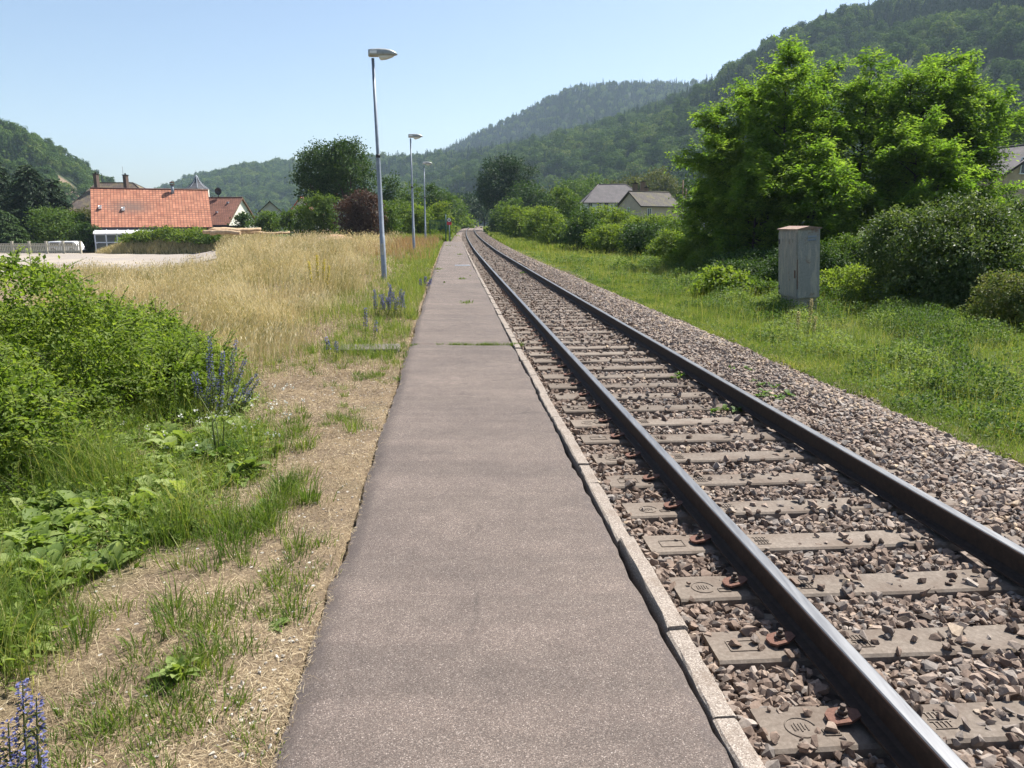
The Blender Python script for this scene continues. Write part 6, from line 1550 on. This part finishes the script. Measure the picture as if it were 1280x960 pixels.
for q in range(24): rosette(g, rr2, rr2.uniform(-3.0, -1.85), rr2.uniform(2.5, 4.3) , rr2.uniform(.14, .24), 9) if False else None
tag(g.build('broadleaf_weeds', M['weed']), kind='stuff')
# small leaves filling between the weeds
g = Geo(); n = 15000; Y = 2.6 * (10 / 2.6) ** r.uniform(0, 1, n); X = -r.uniform(.28, .8, n) * Y; gm = green_mask(X, Y); kk = r.uniform(0, 1, n) < gm; X, Y = X[kk], Y[kk]; n = len(X); P = place(X, Y); P[:, 2] += r.uniform(.01, .20, n); L = r.uniform(.02, .05, n)
V, F = leaves(P, r.normal(0, 1, (n, 3)) * [1, 1, .5], r.normal(0, .5, (n, 3)) + [0, 0, .9], L, L * .5, .15); g.add(V, [F], 0, np.clip(r.normal(.5, .22, n), 0, 1)); tag(g.build('leafy_undergrowth', M['leaf_hedge']), kind='stuff')

# single plants that stand out
def weed_plant(label, px, py, L, n, mat, seed, stalks=0, up=(.3, 1.2), name='dock_plant', cat='weed', hz=0, W=.38):
    gp = at(px, py, 10); tt = -CAMH / (gp.z - CAMH); x, y = gp.x * tt, gp.y * tt; rs = R(seed); z = gz(x, y)
    root = tag(empty(name, (x, y, z)), label, cat)
    g = Geo(); rosette(g, rs, 0, 0, L, n, 0, up, W); g.build('leaf_rosette', M[mat], root)
    if stalks:
        T = Geo(); 
        for k in range(stalks): T.tube([(rs.normal(0, .02), rs.normal(0, .02), 0), (rs.normal(0, .05), rs.normal(0, .05), hz * .6), (rs.normal(0, .09), rs.normal(0, .09), hz * rs.uniform(.7, 1))], [.005, .004, .002], 5)
        T.build('stalk', M['stem'], root)
    return root
weed_plant('upright broad leaved weed alone on the dry ground, lower left', 222, 838, .155, 22, 'weed', 991, up=(.45, 1.35), W=.26)
weed_plant('small leafy weed beside the dry ground, right of the hedge', 330, 630, .11, 9, 'dock', 992)
weed_plant('dark dock plant with big leaves at the right foot of the hedge', 272, 572, .34, 14, 'dock', 993, stalks=4, hz=.55)
weed_plant('little spreading weed close to the platform edge', 345, 778, .10, 8, 'weed', 994, up=(.1, .5))
def spike_plant(label, px, py, spikes, seed, mat='blue', cat='flower', name='bugloss_plant', fsize=.016, leafmat='leaf_olive'):
    """several flower spikes: (dx, dy, height, lean x)"""
    gp = at(px, py, 10); tt = -CAMH / (gp.z - CAMH); x, y = gp.x * tt, gp.y * tt; rs = R(seed); z = gz(x, y)
    root = tag(empty(name, (x, y, z)), label, cat); T = Geo(); Lv = Geo()
    for dx, dy, h, ln in spikes:
        p = np.array([[dx, dy, 0], [dx + ln * .3, dy, h * .5], [dx + ln, dy, h]]); t = np.linspace(0, 1, 8)[:, None]; c = (1 - t) ** 2 * p[0] + 2 * t * (1 - t) * p[1] + t ** 2 * p[2]
        T.tube(c, np.linspace(.005, .002, 8), 5, cap=False)
        n = int(260 * h); u = rs.uniform(.35, 1, n) ** .8; tt2 = u[:, None]; pp = (1 - tt2) ** 2 * p[0] + 2 * tt2 * (1 - tt2) * p[1] + tt2 ** 2 * p[2]
        a = rs.uniform(0, 2 * PI, n); rad = (.030 * (1.15 - u)[:, None] + .008); d = np.stack([np.cos(a), np.sin(a), rs.normal(.2, .3, n)], -1); V, F = leaves(pp + d * rad * .6, d, rs.normal(0, .6, (n, 3)) + [0, 0, 1], fsize * rs.uniform(.7, 1.3, n), fsize * .8, .1); Fl = Geo(); Fl.add(V, [F], 0, rs.uniform(0, 1, n)); Fl.build('flower_spike', M[mat], root)
        n = int(130 * h); u = rs.uniform(.02, .85, n)[:, None]; pp = (1 - u) ** 2 * p[0] + 2 * u * (1 - u) * p[1] + u ** 2 * p[2]; a = rs.uniform(0, 2 * PI, n); d = np.stack([np.cos(a), np.sin(a), rs.normal(.35, .3, n)], -1); V, F = leaves(pp, d, np.tile([0, 0, 1.], (n, 1)) + rs.normal(0, .4, (n, 3)), .055 * (1.1 - u[:, 0]) + .015, .010, .2); Lv.add(V, [F], 0, rs.uniform(0, .8, n))
    T.build('stalk', M['stem'], root); Lv.build('leaves', M[leafmat], root)
    return root
rs = R(1001)
spike_plant('blue viper\'s bugloss at the bottom left corner', 18, 1010, [(0, 0, .32, .02), (.05, .05, .37, .03), (-.05, .02, .34, -.02), (.02, -.05, .26, .06), (-.02, .1, .39, .03), (.07, -.02, .22, .05)], 1002, fsize=.013)
spike_plant('tall blue flower spikes leaning over beside the hedge', 268, 512, [(-.05, .1, .80, .02), (.06, .12, .76, .16), (.14, 0, .46, .30), (0, .15, .50, .05), (-.12, .05, .46, -.05), (.2, .1, .30, .12), (-.05, -.1, .34, .05), (.05, -.12, .3, .1), (-.1, .2, .62, 0), (.02, .05, .66, .09), (.1, .1, .58, .2), (.22, .05, .40, .22), (-.18, .1, .44, -.04), (.0, -.05, .42, .06), (.12, -.08, .36, .16)], 1003, fsize=.0155)
spike_plant('group of blue flower spikes at the platform edge before the nearest lamp', 492, 396, [(rs.uniform(-.32, .30), rs.uniform(-.3, .3), rs.uniform(.34, .66), rs.normal(0, .07)) for _ in range(17)], 1004, fsize=.020)
spike_plant('single thin blue spike left of the concrete slab', 457, 425, [(0, 0, .52, .02), (.12, .1, .3, .04)], 1005, fsize=.022)
spike_plant('small faded blue plant left of the concrete slab in dry grass', 420, 448, [(0, 0, .26, .02), (-.1, .1, .3, -.04)], 1006, fsize=.020)
spike_plant('small bugloss right at the far platform edge', 531, 364, [(0, 0, .36, .03), (.1, .1, .3, .06), (-.1, -.1, .3, 0), (.05, -.15, .25, .1)], 1007, fsize=.03)
spike_plant('tall yellow green weed standing in the straw coloured meadow', 397, 372, [(0, 0, 1.05, .04), (.1, .1, .95, .08), (-.12, 0, .9, -.05), (.2, 0, .8, .12)], 1008, 'yellow', 'weed', 'mullein_plant', .028, 'leaf_light')
spike_plant('pale yellow flowering weed in front of the dark hollow of the hedge', 30, 545, [(0, 0, .42, .03), (.06, .03, .36, .06), (-.06, 0, .38, -.03)], 1009, 'yellow', 'weed', 'mullein_plant', .014, 'leaf_light')
spike_plant('thin dry green stalk beside the cabinet base', 1012, 392, [(0, 0, .85, .02), (-.22, 0, .6, .0), (.1, .05, .5, .05)], 1010, 'straw', 'weed', 'dry_stalk', .03, 'leaf_light')
# weeds growing out of the ballast
for px, py, L, sd, lab in ((922, 512, .13, 1021, 'green weed in the ballast against the inner side of the far rail'), (846, 468, .10, 1022, 'tiny green weed on the ballast between the rails'), (968, 492, .14, 1023, 'larger weed clump on the ballast right of the far rail'), (955, 478, .12, 1024, 'leafy weed clump farther along on the ballast shoulder'), (932, 458, .10, 1025, 'small weed nearer the verge on the ballast shoulder'), (655, 340, .14, 1026, 'distant weed between the rails')):
    gp = at(px, py, 10); tt = (-CAMH - .2) / (gp.z - CAMH); x, y = gp.x * tt, gp.y * tt; rs = R(sd); root = tag(empty('ballast_weed', (x, y, -.22 + float(rail_z(y)) + .03)), lab, 'weed')
    g = Geo()
    for q in range(7 if L > .11 else 4): rosette(g, rs, rs.normal(0, L * .9), rs.normal(0, L * 1.3), L * rs.uniform(.6, 1), 7, 0, (.2, 1.1), .45)
    g.build('leaves', M['dock'], root)
# white clover-like flowers by the hedge foot, and dry leaves on the far platform
g = Geo(); n = 46; cx = r.normal(-2.55, .30, n); cy = r.normal(6.6, .6, n); P = place(cx, cy); P[:, 2] += r.uniform(.08, .22, n); P = np.repeat(P, 6, 0) + r.normal(0, .012, (n * 6, 3)); V, F = leaves(P, r.normal(0, 1, (n * 6, 3)), r.normal(0, 1, (n * 6, 3)), .022, .018, .1); g.add(V, [F], 0, r.uniform(0, 1, n * 6)); tag(g.build('white_flowers', M['whitefl']), kind='stuff')
g = Geo(); n = 42; cy = np.r_[r.normal(56, 1.2, n // 2), r.uniform(20, 60, n - n // 2)]; cx = track_x(cy) + r.uniform(S_EDGE + .05, S_KERB - .2, n); cx[:n // 2] = track_x(cy[:n // 2]) + r.normal(-2.65, .2, n // 2); P = np.stack([cx, cy, plat_z(cy) + .02], -1); V, F = leaves(P, r.normal(0, 1, (n, 3)) * [1, 1, .1], r.normal(0, .3, (n, 3)) + [0, 0, 1], .10, .07, .1); g.add(V, [F], 0, r.uniform(0, 1, n)); tag(g.build('fallen_leaves', M['leaf_rust']), kind='stuff')
print('leaves', NL[0])

# ------------------------------------------------------------------ air, light, camera
m, nt, out = newmat('haze_air')
pv = nt.nodes.new('ShaderNodeVolumePrincipled'); pv.inputs['Density'].default_value = .00013; pv.inputs['Color'].default_value = (.62, .80, 1, 1); pv.inputs['Anisotropy'].default_value = .2
nt.links.new(pv.outputs[0], out.inputs['Volume'])
g = Geo(); g.box((0, 1000, 170), (5800, 4400, 400)); hz = g.build('haze', m); tag(hz, kind='stuff')

AZ, EL = math.radians(48), math.radians(57)
sdir = Vector((math.sin(AZ) * math.cos(EL), math.cos(AZ) * math.cos(EL), math.sin(EL)))
sun = bpy.data.lights.new('sun', 'SUN'); sun.energy = 5.0; sun.angle = math.radians(.53); sun.color = (1, .955, .88)
so = bpy.data.objects.new('sun', sun); COL.objects.link(so); so.rotation_euler = sdir.to_track_quat('Z', 'Y').to_euler(); so.location = sdir * 100
w = bpy.data.worlds.new('World'); SC.world = w; w.use_nodes = True; nt = w.node_tree; nt.nodes.clear()
ow = nt.nodes.new('ShaderNodeOutputWorld'); bg = nt.nodes.new('ShaderNodeBackground'); sky = nt.nodes.new('ShaderNodeTexSky')
sky.sky_type = 'NISHITA'; sky.sun_disc = False; sky.sun_elevation = EL; sky.sun_rotation = AZ; sky.altitude = 250; sky.air_density = 1.0; sky.dust_density = 1.8; sky.ozone_density = 1.8
bg.inputs[1].default_value = .070; nt.links.new(sky.outputs[0], bg.inputs[0]); nt.links.new(bg.outputs[0], ow.inputs[0])

cam = bpy.data.cameras.new('camera'); co = bpy.data.objects.new('camera', cam); COL.objects.link(co)
cam.sensor_fit = 'HORIZONTAL'; cam.sensor_width = 36; cam.lens = 27; cam.clip_start = .05; cam.clip_end = 9000
co.location = (0, 0, CAMH); co.rotation_euler = (PI / 2 - PITCH, 0, 0); SC.camera = co
vs = SC.view_settings; vs.view_transform = 'Standard'; vs.look = 'None'; vs.exposure = 1.2; vs.gamma = 1; vs.use_curve_mapping = False
SC.cycles.use_denoising = True; SC.cycles.max_bounces = 14; SC.cycles.diffuse_bounces = 6; SC.cycles.transmission_bounces = 10; SC.cycles.volume_bounces = 1; SC.cycles.transparent_max_bounces = 6
SC.cycles.use_adaptive_sampling = True; SC.cycles.adaptive_threshold = .02
